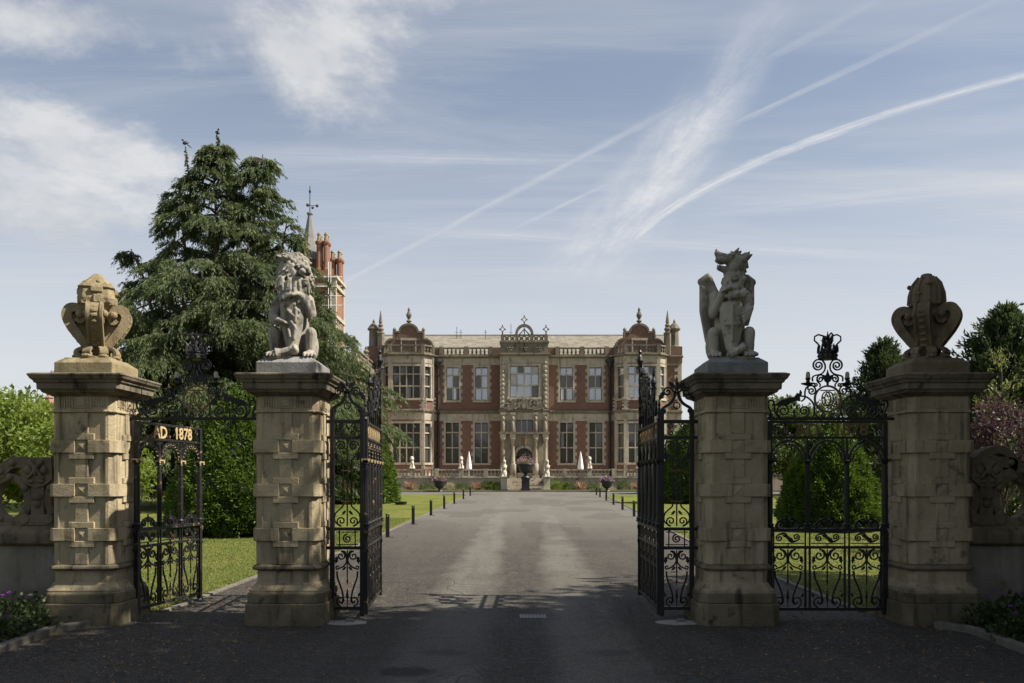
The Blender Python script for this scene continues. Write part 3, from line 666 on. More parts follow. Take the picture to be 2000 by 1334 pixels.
def flank_wall(s_, label):
    x0, x1 = s_*5.58, s_*12.6
    t = thing('boundary_wall', label, 'wall', (0, 10.72, 0), group='walls flanking the gates')
    a, b_ = min(x0, x1), max(x0, x1)
    MB().box(a, b_, -.16, .16, -.1, .955).build('wall_face', M['render'], t, bevel=.01)
    pf = [(-.20, .95), (-.24, .98), (-.24, 1.10), (-.2, 1.15), (-.15, 1.19), (.15, 1.19), (.2, 1.15), (.24, 1.10), (.24, .98), (.20, .95)]
    MB().loft([[(x, p[0], p[1]) for p in pf] for x in (a-.003, b_)]).build('coping', M['wall'], t, bevel=.008)
    t2 = thing('pierced_parapet', ('shadowed ' if s_ > 0 else 'mossy ')+'strapwork parapet pierced with rings, on the wall beside the '+('dome' if s_ > 0 else 'castle')+' finial pillar', 'parapet', (0, 10.72, 1.192), group='pierced stone parapets')
    for k in range(5): strap_unit(s_*(5.97+k*1.31), s_, t2)
    MB().box(a, b_, -.11, .11, -.004, .05).build('parapet_base', M['wall'], t2)
    if s_ > 0:
        mb = MB(); mb.ribbon(crv([(5.75, .62), (5.9, .86), (6.12, .96), (6.30, .86), (6.28, .68), (6.12, .66), (6.08, .78), (6.16, .82)], 5), .10, .2); mb.build('top_volute', M['wall'], t2, bevel=.012)
flank_wall(-1, 'rendered wall with mossy stone coping beside the castle finial pillar')
flank_wall(1, 'shaded rendered wall with stone coping beside the domed finial pillar')
# ------------------------------------------------------------ wrought iron
BW = .0225; BT = .016
def txt(body, size, ext, name, mat, parent, x, y, z):
    cu = bpy.data.curves.new('t', 'FONT'); cu.body = body; cu.size = size; cu.extrude = ext; cu.offset = .004; cu.resolution_u = 3
    o = bpy.data.objects.new('t', cu); C.objects.link(o); bpy.context.view_layer.update()
    me = bpy.data.meshes.new_from_object(o.evaluated_get(bpy.context.evaluated_depsgraph_get())); bpy.data.objects.remove(o)
    me.materials.clear(); me.name = name
    r = mobj(name, me, mat, parent); r.location = (x, y, z); r.rotation_euler = (pi/2, 0, 0); return r
def spear(mb, x, z0, z1, r=.016, down=False):
    h = z1-z0; f = (lambda k: z1-k*h) if down else (lambda k: z0+k*h)
    p = [(.25, .0), (.3, .25), (.6, .3), (.35, .38), (1.0, .52), (.55, .75), (.02, 1)]
    p = [(a*r, f(k)) for a, k in p]
    mb.lathe(p if not down else p[::-1], 6, (x, 0, 0))
def leaf2(mb, x, z, L, ang, wd=.3, t=.01):
    ca, sa = cos(radians(ang)), sin(radians(ang))
    o = [(0, 0), (.25, wd*.45), (.45, wd*.3), (.55, wd*.5), (.75, wd*.22), (1, 0), (.75, -wd*.22), (.55, -wd*.5), (.45, -wd*.3), (.25, -wd*.45)]
    mb.poly([(x+L*(a*ca-b*sa), z+L*(a*sa+b*ca)) for a, b in o][::-1], t)
def lyre(x, w_, z0, z1, mat, parent, name='lyre_panel'):
    """scrolled panel between z0 and z1, centred on x"""
    mb = MB(); h = z1-z0; Z = lambda k: z0+h*k; hw = w_/2-.012
    for s_ in (-1, 1):
        r = hw*.40
        mb.ribbon(spiral(x+s_*hw*.52, Z(.885), r, 90, s_*-1.0 if False else s_*1.35, r*.2)[::1], BW*.8, BT)
        mb.ribbon(crv([(x+s_*hw*.52, Z(.885)+r), (x+s_*hw*.2, Z(.96)), (x+s_*.012, Z(.86)), (x+s_*.01, Z(.78)), (x+s_*hw*.35, Z(.70)), (x+s_*hw*.8, Z(.66))], 5), BW*.8, BT)
        mb.ribbon(spiral(x+s_*hw*.80, Z(.69), hw*.2, 270, s_*.8), BW*.7, BT)
        mb.ribbon(crv([(x+s_*hw*.86, Z(.62)), (x+s_*hw*.80, Z(.5)), (x+s_*hw*.55, Z(.35)), (x+s_*hw*.38, Z(.22)), (x+s_*hw*.34, Z(.12)), (x+s_*hw*.5, Z(.05))], 5), BW*.9, BT)
        mb.ribbon(spiral(x+s_*hw*.52, Z(.10), hw*.44, 270, s_*1.3), BW*.8, BT)
        leaf2(mb, x+s_*hw*.86, Z(.88), h*.14, -90+s_*8, .5); leaf2(mb, x+s_*hw*.1, Z(.70), h*.1, -90+s_*45, .5)
        leaf2(mb, x+s_*hw*.9, Z(.17), h*.09, 90-s_*20, .5)
    mb.box(x-.007, x+.007, -.007, .007, Z(.5), Z(.99)); spear(mb, x, Z(.36), Z(.56), .014, True); spear(mb, x, Z(.0), Z(.34), .02)
    mb.tube([(x, 0, Z(.78)), (x, 0, Z(.83))], .016, 8)
    return mb.build(name, mat, parent)
def frieze_scroll(x, w_, z0, z1, mat, parent):
    mb = MB(); h = (z1-z0); zc = (z0+z1)/2; r = h*.34
    mb.ribbon(spiral(x-w_*.26, zc-h*.05, r, 90, 1.5), BW*.7, BT); mb.ribbon(spiral(x+w_*.26, zc+h*.05, r, 270, 1.5), BW*.7, BT)
    mb.ribbon(crv([(x-w_*.26, zc-h*.05+r), (x-w_*.08, zc+h*.36), (x+w_*.08, zc-h*.36), (x+w_*.26, zc+h*.05-r)], 5), BW, BT)
    leaf2(mb, x-.02, zc+h*.1, w_*.3, -32, .4); leaf2(mb, x+.01, zc-h*.05, w_*.25, 150, .4)
    return mb.build('frieze_scroll', mat, parent)
def crest_finial(x, z0, h, w_, mat, parent):
    mb = MB()
    for s_ in (-1, 1):
        mb.ribbon(spiral(x+s_*w_*.28, z0+h*.22, w_*.2, 270, s_*1.4), BW*.8, BT)
        mb.ribbon(spiral(x+s_*w_*.15, z0+h*.45, w_*.13, 270, s_*1.3), BW*.7, BT)
        mb.ribbon(crv([(x+s_*w_*.46, z0), (x+s_*w_*.5, z0+h*.18), (x+s_*w_*.36, z0+h*.45), (x+s_*w_*.1, z0+h*.62)], 4), BW*.7, BT); leaf2(mb, x+s_*w_*.3, z0+h*.40, h*.2, 90-s_*30, .5)
    spear(mb, x, z0, z0+h, .018); mb.ell((x, 0, z0+h*.42), (.026, .02, .02), None, 8, 5)
    return mb.build('crest_scroll', mat, parent)
COLP = [(1.5, 0), (1.5, .02), (1.15, .03), (1.4, .045), (1.4, .06), (.95, .08), (1.0, .2), (1.0, .5), (.85, .93), (.8, .945), (1.05, .955), (.9, .965), (1.1, .975), (1.3, 1.0)]
def column(x, z0, z1, r, mat, parent, name='column'):
    MB().lathe([(r*a, z0+(z1-z0)*k) for a, k in COLP], 10, (x, 0, 0)).build(name, mat, parent)
def capital(x, z, r, mat, parent):
    mb = MB(); mb.box(x-r*1.9, x+r*1.9, -r*1.3, r*1.3, z+.012, z+.026)
    for s_ in (-1, 1):
        for y in (-r*1.15, r*1.15): mb.ribbon(spiral(x+s_*r*1.35, z-.005, r*.62, 90, -s_*1.2), .008, .01, y=y)
    mb.build('capital', mat, parent)
def arch(x, w_, z0, h, mat, parent, beads):
    mb = MB(); mb.ribbon(arc(x, z0, w_/2-.014, 180, 0, 14, h), .022, .03); mb.ribbon(arc(x, z0, w_/2-.06, 180, 0, 14, h-.045), .014, .022)
    for s_ in (-1, 1): mb.ribbon(spiral(x+s_*(w_/2-.045), z0+h*.98, .03, 270, s_*1.1), .01, .012)
    o = mb.build('arch', mat, parent)
    bd = MB()
    for i in range(11):
        a = radians(15+150*i/10); bd.ell((x+(w_/2-.038)*cos(a), -.004, z0+(h-.022)*sin(a)), (.0095, .014, .0095), None, 6, 4)
    bd.build('arch_bead', beads, o)
def gate_leaf(name, label, loc, rz, W_, n, gilt, main=False, group=None):
    t = thing(name, label, 'gate', loc, rz, group); I = M['irongilt'] if gilt else M['iron']; G = M['gold'] if gilt else M['goldd']
    bw = W_/n
    for x in (.02, W_-.02):
        mb = MB(); mb.box(x-.03, x+.03, -.03, .03, .06, 1.14); mb.box(x-.038, x+.038, -.038, .038, 1.05, 1.10); mb.box(x-.038, x+.038, -.038, .038, .85, .89)
        mb.build('stile', I, t, bevel=.003); MB().box(x-.028, x+.028, -.028, .028, 2.0, 2.515).build('stile_head', I, t, bevel=.003)
    for z0, z1, dd in ((.11, .15, .018), (.895, .93, .017), (1.112, 1.155, .034), (2.288, 2.318, .02), (2.488, 2.518, .024)):
        MB().box(.0, W_, -dd, dd, z0, z1).build('rail', I, t, bevel=.003)
    for i in range(n+1):
        x = min(max(i*bw, .02), W_-.02)
        column(x, 1.155, 2.01, .034 if 0 < i < n else .040, I, t); capital(x, 2.01, .034, G if gilt else I, t)
        if 0 < i < n:
            mb = MB()
            for d in (-.028, .028): mb.box(x+d-.012, x+d+.012, -.012, .012, .15, .895); mb.box(x+d-.008, x+d+.008, -.008, .008, .93, 1.112)
            mb.build('twin_bar', I, t)
            MB().lathe([(.03, 2.035), (.022, 2.06), (.014, 2.12), (.012, 2.29)], 8, (x, 0, 0)).build('arch_spring', I, t)
        else:
            s_ = 1 if i == 0 else -1; MB().box(x+s_*.05-.008, x+s_*.05+.008, -.008, .008, .15, 1.112).build('side_bar', I, t)
    for i in range(n):
        xc = (i+.5)*bw; ww = bw-.09
        lyre(xc, ww, .15, .895, I, t); frieze_scroll(xc, ww, .965, 1.105, I, t); crest_finial(xc, 1.155, .20, bw*.62, I, t); arch(xc, bw-.03, 2.03, .235, I, t, G)
        mb = MB(); mb.box(xc-ww/2, xc+ww/2, -.007, .007, .955, .967); mb.ribbon(arc(xc, .943, .012, 0, 360, 10), .006, .012); mb.build('frieze_bar', I, t)
    if not main:
        txt('AD', .225, .008, 'letters', G, t, W_*.225, -.018, 2.324); txt('1878', .225, .008, 'letters', G, t, W_*.545, -.016, 2.331)
        mb = MB()
        for xc in (.10, W_-.085):
            mb.ribbon(spiral(xc, 2.36, .036, 90, 1.4), .010, .012); mb.ribbon(spiral(xc, 2.445, .036, 270, -1.4), .010, .012)
        xc = W_*.475
        for s_ in (-1, 1): mb.ribbon(spiral(xc+s_*.028, 2.45, .024, 90, s_*1.3), .008, .012); mb.ribbon(spiral(xc+s_*.028, 2.35, .024, 270, -s_*1.3), .008, .012)
        for z in (2.36, 2.40, 2.44): mb.box(xc-.008, xc+.008, -.01, .01, z, z+.02)
        o = mb.build('panel_scroll', I, t); o['kind'] = 'stuff'
    else:
        mb = MB()
        for k in range(18):
            x = .1+k*(W_-.2)/17
            if k % 3 == 2: mb.ribbon(spiral(x, 2.40, .045, 90, 1.3), .014, .014)
            else: mb.box(x-.011, x+.011, -.010, .010, 2.318, 2.488)
        mb.build('panel_ornament', G, t)
        # tall cresting that climbs to the meeting stile
        mb = MB(); mb.lathe([(.02, 2.515), (.035, 2.54), (.02, 2.57), (.03, 2.63), (.012, 2.70), (.02, 2.72), (.004, 2.80)], 8, (.02, 0, 0)); mb.build('post_finial', I, t)
        mb = MB(); x = .50*W_/1.85
        mb.box(x-.012, x+.012, -.012, .012, 2.5, 3.0); mb.lathe([(.015, 2.95), (.05, 2.98), (.02, 3.0), (.04, 3.06), (.03, 3.10), (.012, 3.13), (.02, 3.16), (.003, 3.26)], 8, (x, 0, 0))
        for s_ in (-1, 1):
            mb.ribbon(spiral(x+s_*.13, 2.72, .10, 270, s_*1.5), BW, BT); mb.ribbon(spiral(x+s_*.09, 2.92, .07, 270, s_*1.4), BW, BT); leaf2(mb, x+s_*.03, 2.8, .22, 90-s_*25, .35, .03); leaf2(mb, x+s_*.2, 2.6, .2, 90-s_*15, .3, .03)
        mb.build('crest_lamp', I, t)
        for x, r, zc in ((.86, .16, 2.72), (1.14, .15, 2.86), (1.42, .17, 2.80), (1.60, .13, 3.1), (1.30, .11, 3.12), (1.02, .10, 3.05)):
            x *= W_/1.85; mb = MB(); mb.ribbon(spiral(x, zc, r, 200, -1.7), BW*1.2, BT*2); leaf2(mb, x+r*.4, zc+r*.6, r*1.7, 70, .4, .035); leaf2(mb, x-r*.8, zc-r*.2, r*1.5, 105, .35, .035)
            mb.ribbon(crv([(x-r, zc), (x-r*1.2, zc-.1), (x-r*.8, 2.5)], 4), BW, BT*2); mb.ell((x, -.02, zc), (.03, .03, .03), None, 7, 5); mb.build('crest_scroll', I, t)
        mb = MB(); x = W_-.03
        mb.box(x-.016, x+.016, -.016, .016, 2.5, 3.45)
        mb.lathe([(.016, 3.4), (.06, 3.43), (.05, 3.46), (.025, 3.47), (.05, 3.54), (.035, 3.60), (.015, 3.63), (.028, 3.67), (.012, 3.70), (.003, 3.86)], 8, (x, 0, 0))
        for k in range(6): leaf2(mb, x-.01, 2.6+k*.15, .24-.02*k, 115, .35, .05); mb.ell((x-.04, 0, 2.66+k*.15), (.035, .035, .03), None, 7, 5)
        mb.ribbon(spiral(x-.11, 3.34, .08, 0, 1.5), BW, BT*2); mb.build('meeting_finial', I, t)
        for k in range(n): pass
    # hinges
    for z in (1.13, .91): MB().tube([(-.02, 0, z-.05), (-.02, 0, z+.05)], .018, 8).build('hinge', I, t)
    return t
GY = 10.72
gate_leaf('pedestrian_gate', 'open black iron side gate with gilt AD 1878 lettering, swung inwards', (-4.77, GY, 0), radians(81), 1.56, 3, True, group='side gates')
gate_leaf('pedestrian_gate', 'closed black iron side gate lettered AD 1878 between the griffin and domed pillars', (3.25, GY, 0), 0, 1.50, 3, False, group='side gates')
gate_leaf('carriage_gate', 'tall black iron carriage gate leaf with worn gilding, folded back next to the lion pillar', (-1.86, GY, 0), radians(93.2), 1.86, 5, True, True, 'carriage gate leaves')
gate_leaf('carriage_gate', 'tall black iron carriage gate leaf folded back next to the griffin pillar', (1.87, GY, 0), radians(89), 1.86, 5, False, True, 'carriage gate leaves')

def side_panel(s_, label):
    t = thing('fixed_gate_panel', label, 'railing', (s_*2.09, GY, 0), 0, 'fixed iron panels beside the carriage gate'); I = M['iron']
    for x in (-.19, .19): MB().box(x-.027, x+.027, -.027, .027, .04, 2.66 if True else 2).build('post', I, t, bevel=.003)
    for z0, z1 in ((.12, .16), (.885, .925), (1.125, 1.165), (2.285, 2.325), (2.485, 2.53)):
        a, b_ = (-.38, .20) if s_ < 0 else (-.20, .38)
        if z0 < .5: a, b_ = -.19, .19
        MB().box(a, b_, -.02, .02, z0, z1).build('rail', I, t, bevel=.003)
    lyre(0, .33, .16, .885, I, t); 
    mb = MB(); mb.ribbon(spiral(0, 1.02, .06, 90, 1.6), BW*.8, BT); mb.box(-.14, .14, -.007, .007, .94, .952); mb.box(-.14, .14, -.007, .007, 1.10, 1.112)
    for x in (-.1, .1): mb.box(x-.007, x+.007, -.007, .007, .925, 1.125)
    mb.build('frieze_scroll', I, t)
    mb = MB()
    for k in (-1, 1):
        mb.ribbon(spiral(k*.075, 1.245, .066, 270, k*1.4), BW*.8, BT); mb.ribbon(crv([(k*.075, 1.18), (k*.155, 1.24), (k*.15, 1.34), (k*.06, 1.43), (k*.055, 1.5), (k*.055, 1.95), (k*.06, 2.02), (k*.13, 2.1), (k*.15, 2.18)], 5), BW*.8, BT)
        mb.ribbon(spiral(k*.08, 2.20, .068, 0 if k > 0 else 180, k*1.5), BW*.8, BT); mb.ribbon(spiral(k*.075, 2.37, .045, 90, -k*1.4), BW*.7, BT); mb.ribbon(spiral(k*.075, 2.45, .04, 270, k*1.4), BW*.7, BT)
        leaf2(mb, k*.15, 2.12, .12, -90-k*10, .5); leaf2(mb, k*.02, 1.38, .08, -90+k*40, .5)
    mb.box(-.008, .008, -.008, .008, 1.18, 2.28); mb.build('centre_scroll', I, t)
    mb = MB()
    for z in (1.49, 1.88): mb.box(-.075, .075, -.009, .009, z, z+.014)
    mb.build('gilt_collar', M['goldd'], t)
    if s_ < 0:
        mb = MB()
        for k in (-1, 1):
            mb.ribbon(arc(k*.12, 1.70, .055, 90, 90-k*180 if False else 270 if k > 0 else -90, 10), .014, .01)
            mb.box(k*.032-.008, k*.032+.008, -.006, .006, 1.64, 1.76); mb.ell((k*.032, 0, 1.70), (.016, .01, .02), None, 8, 5)
        mb.build('gilt_cipher', M['goldd'], t)
    # cresting
    mb = MB()
    for k in (-1, 1):
        mb.ribbon(crv([(k*.19, 2.64), (k*.17, 2.68), (k*.08, 2.74), (k*.03, 2.82), (k*.022, 2.90)], 5), .035, BT*1.5)
        mb.ribbon(spiral(k*.115, 2.885, .068, 180 if k > 0 else 0, -k*1.5), BW, BT); leaf2(mb, k*.16, 2.89, .14, -60 if k > 0 else 240, .5); leaf2(mb, k*.02, 2.93, .13, 90-k*45, .5); leaf2(mb, k*.14, 2.67, .12, -90-k*35+k*70, .5)
    mb.lathe([(.02, 2.9), (.028, 2.92), (.014, 2.95), (.022, 3.0), (.004, 3.08)], 8); mb.ribbon(arc(0, 2.71, .04, 0, 360, 14), .014, .014); mb.box(-.03, .03, -.012, .012, 2.865, 2.885)
    mb.build('cresting', I, t)
side_panel(-1, 'narrow scrolled iron panel fixed to the lion pillar'); side_panel(1, 'narrow scrolled iron panel fixed to the griffin pillar')

def overthrow(xc, label):
    t = thing('iron_overthrow', label, 'ironwork', (xc, GY, 2.53), 0, 'iron overthrows above the side gates'); I = M['iron']
    q = lambda x, y: ((x-705)/790, (930-y)/790)
    MB().box(-.87, .87, -.022, .022, -.005, .032).build('crossbar', I, t, bevel=.003)
    for s_ in (-1, 1):
        mb = MB(); f = lambda L: [(s_*-1*a, b) for a, b in L] if s_ > 0 else L
        sp = lambda x, y, r, a0, tn: f(spiral(*q(x, y), r/790, a0, tn))
        cr = lambda pts, n=5: f(crv([q(*p) for p in pts], n))
        mb.ribbon(cr([(130, 930), (138, 870), (120, 820), (104, 770), (125, 738), (162, 745), (168, 775), (148, 785)]), BW*.95, BT); mb.box(s_*.73-.02, s_*.73+.02, -.014, .014, .02, .08)
        mb.ribbon(sp(262, 838, 78, 270, -1.8), BW*.8, BT); mb.ribbon(cr([(262, 918), (200, 890), (170, 830), (180, 775)]), BW*.8, BT)
        mb.ribbon(sp(468, 842, 62, 270, 1.7), BW*.8, BT); mb.ribbon(cr([(420, 690), (500, 705), (560, 765), (572, 840), (555, 900), (500, 925)]), BW*.85, BT)
        mb.ribbon(cr([(440, 745), (475, 715), (478, 650), (495, 605), (540, 588), (580, 600)]), BW*.8, BT); mb.ribbon(sp(545, 640, 46, 60, -1.5), BW*.8, BT)
        mb.ribbon(sp(585, 577, 22, 200, 1.2), BW*.7, BT); mb.ribbon(sp(632, 520, 40, 90, 1.4), BW*.8, BT); mb.ribbon(cr([(555, 545), (560, 495), (640, 470), (676, 430), (678, 375), (650, 330)]), BW*.8, BT)
        mb.ribbon(sp(612, 385, 64, 60, 1.9), BW*.85, BT); mb.ribbon(cr([(632, 480), (690, 500), (702, 585)]), BW*.7, BT)
        mb.ribbon(cr([(600, 500), (600, 540), (630, 575), (625, 600)]), BW*.7, BT); mb.ribbon(sp(668, 885, 28, 90, 1.2), BW*.7, BT)
        mb.ribbon(cr([(570, 860), (610, 905), (660, 922)]), BW*.7, BT)
        for k in (-1, 0, 1): L = f([q(370+k*28, 800-8*(k == 0)*3)])[0]; leaf2(mb, L[0], L[1]-.03, .06, 90, .5)
        L = f([q(370, 880)])[0]; mb.box(L[0]-.01, L[0]+.01, -.01, .01, .02, .13); mb.box(L[0]-.045, L[0]+.045, -.008, .008, .085, .097)
        mb.build('scrollwork', I, t)
        mb = MB(); L = f([q(*p) for p in ((178, 778), (230, 735), (300, 712), (370, 700), (400, 660), (420, 672), (430, 630), (446, 655), (440, 690), (425, 705), (430, 745), (400, 740), (360, 750), (320, 770), (290, 795), (270, 775), (240, 780), (205, 792))])
        mb.poly(L if s_ > 0 else L[::-1], .03); mb.build('acanthus_leaf', I, t)
        mb = MB(); c = f([q(508, 575)])[0]
        mb.lathe([(.01, -.07), (.012, -.02), (.085, .005), (.09, .016), (.03, .02), (.022, .05), (.035, .07), (.03, .085)], 10, (c[0], 0, c[1])); mb.build('lamp_dish', I, t)
        MB().lathe([(.028, .085), (.027, .13), (.02, .155), (.018, .16)], 10, (c[0], 0, c[1])).build('lamp', M['candle'], t)
    c = q(705, 720)
    MB().ribbon([(c[0]+.163*cos(2*pi*i/28), c[1]+.163*sin(2*pi*i/28)) for i in range(28)], .022, .03, closed=True).build('roundel', M['goldd'], t)
    mb = MB()
    for s_ in (-1, 1):
        mb.ribbon([(c[0]+s_*.018+.055*cos(2*pi*i/24), c[1]+.09*sin(2*pi*i/24)) for i in range(24)], .014, .012, closed=True); mb.ribbon(spiral(c[0]+s_*.085, c[1]-.085, .03, 90, -s_*1.2), .01, .012)
    mb.box(c[0]-.09, c[0]+.09, -.006, .006, c[1]+.10, c[1]+.115); mb.build('monogram', M['goldd'], t)
    mb = MB(); z = lambda y: (930-y)/790
    for k in (-1, 0, 1): leaf2(mb, 0, z(560), .17-.03*abs(k), 90-k*35, .3, .02)
    leaf2(mb, 0, z(585), .20, 90, .22, .03); mb.build('palmette', I, t)
    mb = MB(); mb.M = Matrix.Translation((0, 0, z(325)))
    mb.lathe([(.118, 0), (.122, .012), (.115, .02), (.112, .07), (.122, .078), (.12, .095), (.10, .095)], 16)
    for k in range(10):
        a = 2*pi*k/10; mb.ell((.115*cos(a), .115*sin(a), .045), .016, None, 6, 4)
        mb.tube([(.115*cos(a), .115*sin(a), .09), (.12*cos(a), .12*sin(a), .15), (.118*cos(a), .118*sin(a), .19)], [.022, .014, .003], 5)
    for k in range(4):
        a = pi*k/2+(.0 if k % 2 == 0 else 0); mb.tube([(r*cos(a), r*sin(a), h) for r, h in ((.115, .09), (.10, .17), (.13, .205), (.168, .24), (.165, .29), (.12, .315), (.06, .30), (.015, .25))], .011, 6)
    mb.build('crown', I, t)
    mb = MB(); mb.M = Matrix.Translation((0, 0, z(325)))
    mb.lathe([(.03, .09), (.045, .12), (.02, .16), (.03, .20), (.012, .24)], 8)
    for k, (an, L) in enumerate(((90, .22), (72, .2), (112, .18), (55, .14), (128, .14), (35, .1), (145, .1))): leaf2(mb, 0, .14, L, an, .2, .014)
    mb.build('crown_plume', I, t)
overthrow(-4.005, 'scrolled iron overthrow with crown and gilt roundel above the open side gate')
overthrow(4.005, 'scrolled iron overthrow with crown and lamps above the closed side gate')

# ------------------------------------------------------------ small things at the gate
for s_, lb in ((-1, 'concrete pad with latch at the foot of the lion pillar'), (1, 'concrete pad with latch at the foot of the griffin pillar')):
    mb = MB(); rr = random.Random(5+s_); ring = [(s_*2.06+(.29+rr.uniform(-.04, .04))*cos(a), 10.42+(.17+rr.uniform(-.03, .03))*sin(a)) for a in [2*pi*i/14 for i in range(14)]]
    mb.loft([[(x, y, z) for x, y in ring] for z in (-.02, .014)]); o = mb.build('concrete_pad', M['concrete'], None, bevel=.004); tag(o, lb, 'pad', 'concrete pads by the carriage gate')
    t = thing('gate_latch', 'small metal gate latch on the concrete pad by the '+('lion' if s_ < 0 else 'griffin')+' pillar', 'latch', (s_*2.05+.04, 10.46, .014), 0, 'gate latches')
    MB().box(-.06, .06, -.035, .035, 0, .012).build('base_plate', M['lead'], t, bevel=.003); MB().box(-.045, .045, -.02, .02, .012, .035).build('catch', M['lead'], t, bevel=.004)
t = thing('drain_grate', 'rusty iron drain grating set in the drive', 'drain', (.27, 10.92, .004))
MB().box(-.16, .16, -.14, .14, -.02, .001).build('pit', M['black'], t)
mb = MB(); mb.box(-.17, .17, -.15, -.13, -.01, .007); mb.box(-.17, .17, .13, .15, -.01, .007); mb.box(-.17, -.15, -.13, .13, -.01, .007); mb.box(.15, .17, -.13, .13, -.01, .007); mb.build('frame', M['lead'], t)
for k in range(6): MB().box(-.128+k*.048, -.112+k*.048, -.13, .13, -.008, .006).build('bar', M['lead'], t)
def bollard():
    t = thing('drive_post', 'x', 'bollard', group='black posts along the drive')
    mb = MB(); mb.poly([(-.055, .0), (.055, .0), (.055, .64), (-.055, .675)], .03); mb.build('post', M['black'], t, bevel=.003)
    MB().box(-.06, .17, -.05, .05, -.01, .012).build('foot_plate', M['black'], t); MB().poly([(-.02, .585), (.03, .60), (-.005, .635)], .004, y=-.017).build('reflector', M['candle'], t)
    return t
b0 = bollard(); first = True
LY = (24.1, 29.9, 35.9, 42.2, 48.7, 56.6, 64.4); RY = (29.2, 35.1, 41.0, 47.2, 53.7, 61.0, 66.0)
for side, ys in ((-1, LY), (1, RY)):
    for k, y in enumerate(ys):
        x = -3.55+(y-24.1)*.009 if side < 0 else 5.19+(y-35.1)*.0495-.12
        lab = ('first', 'second', 'third', 'fourth', 'fifth', 'sixth', 'last')[k]+' black post from the gates, '+('lion' if side < 0 else 'griffin')+' pillar side of the drive'
        lo = (x, y, gz(y)+.004); o = b0 if first else dup(b0, lo); first = False; o.location = lo; o['label'] = lab
for x, y, lb in ((-12.6, 71.5, 'black post standing alone in the forecourt before the dark bush'), ):
    o = dup(b0, (x, y, gz(y)+.004), None, lb)
# ------------------------------------------------------------ the hall
def glassmat(name, base, met):
    m, t, b = newmat(name); p = pos(t); x, y, z = t.sep(p)
    a = t.m('ADD', x, y)
    def lat(e): return t.m('ABSOLUTE', t.m('SUBTRACT', t.m('FRACT', t.m('MULTIPLY', e, 4.5)), .5))
    k = t.m('MINIMUM', lat(t.m('ADD', a, t.m('MULTIPLY', z, .62))), lat(t.m('SUBTRACT', a, t.m('MULTIPLY', z, .62))))
    k = t.ss(k, .03, .07, 1, 0)
    t.set(b.inputs['Base Color'], t.mix(k, base, (.05, .05, .05))); t.set(b.inputs['Metallic'], t.m('MULTIPLY', t.m('SUBTRACT', 1.0, k), met))
    t.set(b.inputs['Roughness'], t.m('ADD', .04, t.m('MULTIPLY', k, .5))); b.inputs['IOR'].default_value = 1.7
    bump(t, b, t.noise(p, 2.2, 3, .5), .06, .05); return m
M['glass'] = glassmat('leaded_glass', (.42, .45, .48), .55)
M['glassd'] = glassmat('dark_leaded_glass', (.07, .07, .07), .3)  # darker copy of the glass: tree reflections of the low panes put into colour
M['curtain'] = plain('pale_curtain', (.45, .43, .40), .35, 0, .2, 3)
def slatemat():
    m, t, b = newmat('pale_stone_slate'); r = t.node('ShaderNodeNewGeometry').outputs['Random Per Island']; p = pos(t)
    col = t.mix(r, (.27, .24, .185), (.40, .365, .29)); col = t.mix(t.m('MULTIPLY', t.ss(t.noise(p, .8, 5, .7), .5, .7), .5), col, (.16, .14, .105))
    t.set(b.inputs['Base Color'], col); b.inputs['Roughness'].default_value = .8; return m
M['slate'] = slatemat()
HO = Vector((1.24, 87.0, 0.0))
def Hx(px, ly=0.0): return (px-1000)/FPX*(HO.y+ly)-HO.x
def Hz(py, ly=0.0): return CAMZ+(HOR-py)/FPX*(HO.y+ly)
HS, HK, BR = M['hstone'], M['hdark'], M['brick']
hall = thing('country_house', 'red brick mansion with stone windows, shaped gables and carved porch at the drive end', 'mansion', HO)
def holes_wall(x0, x1, z0, z1, holes, y=0.0):
    xs = sorted({x0, x1, *[h[0] for h in holes], *[h[1] for h in holes]}); zs = sorted({z0, z1, *[h[2] for h in holes], *[h[3] for h in holes]})
    mb = MB()
    for i in range(len(xs)-1):
        for j in range(len(zs)-1):
            cx, cz = (xs[i]+xs[i+1])/2, (zs[j]+zs[j+1])/2
            if any(h[0] < cx < h[1] and h[2] < cz < h[3] for h in holes): continue
            mb.add([(xs[i], y, zs[j]), (xs[i+1], y, zs[j]), (xs[i+1], y, zs[j+1]), (xs[i], y, zs[j+1])], [(0, 1, 2, 3)])
    return mb
_PM = {}
wr = random.Random(9)
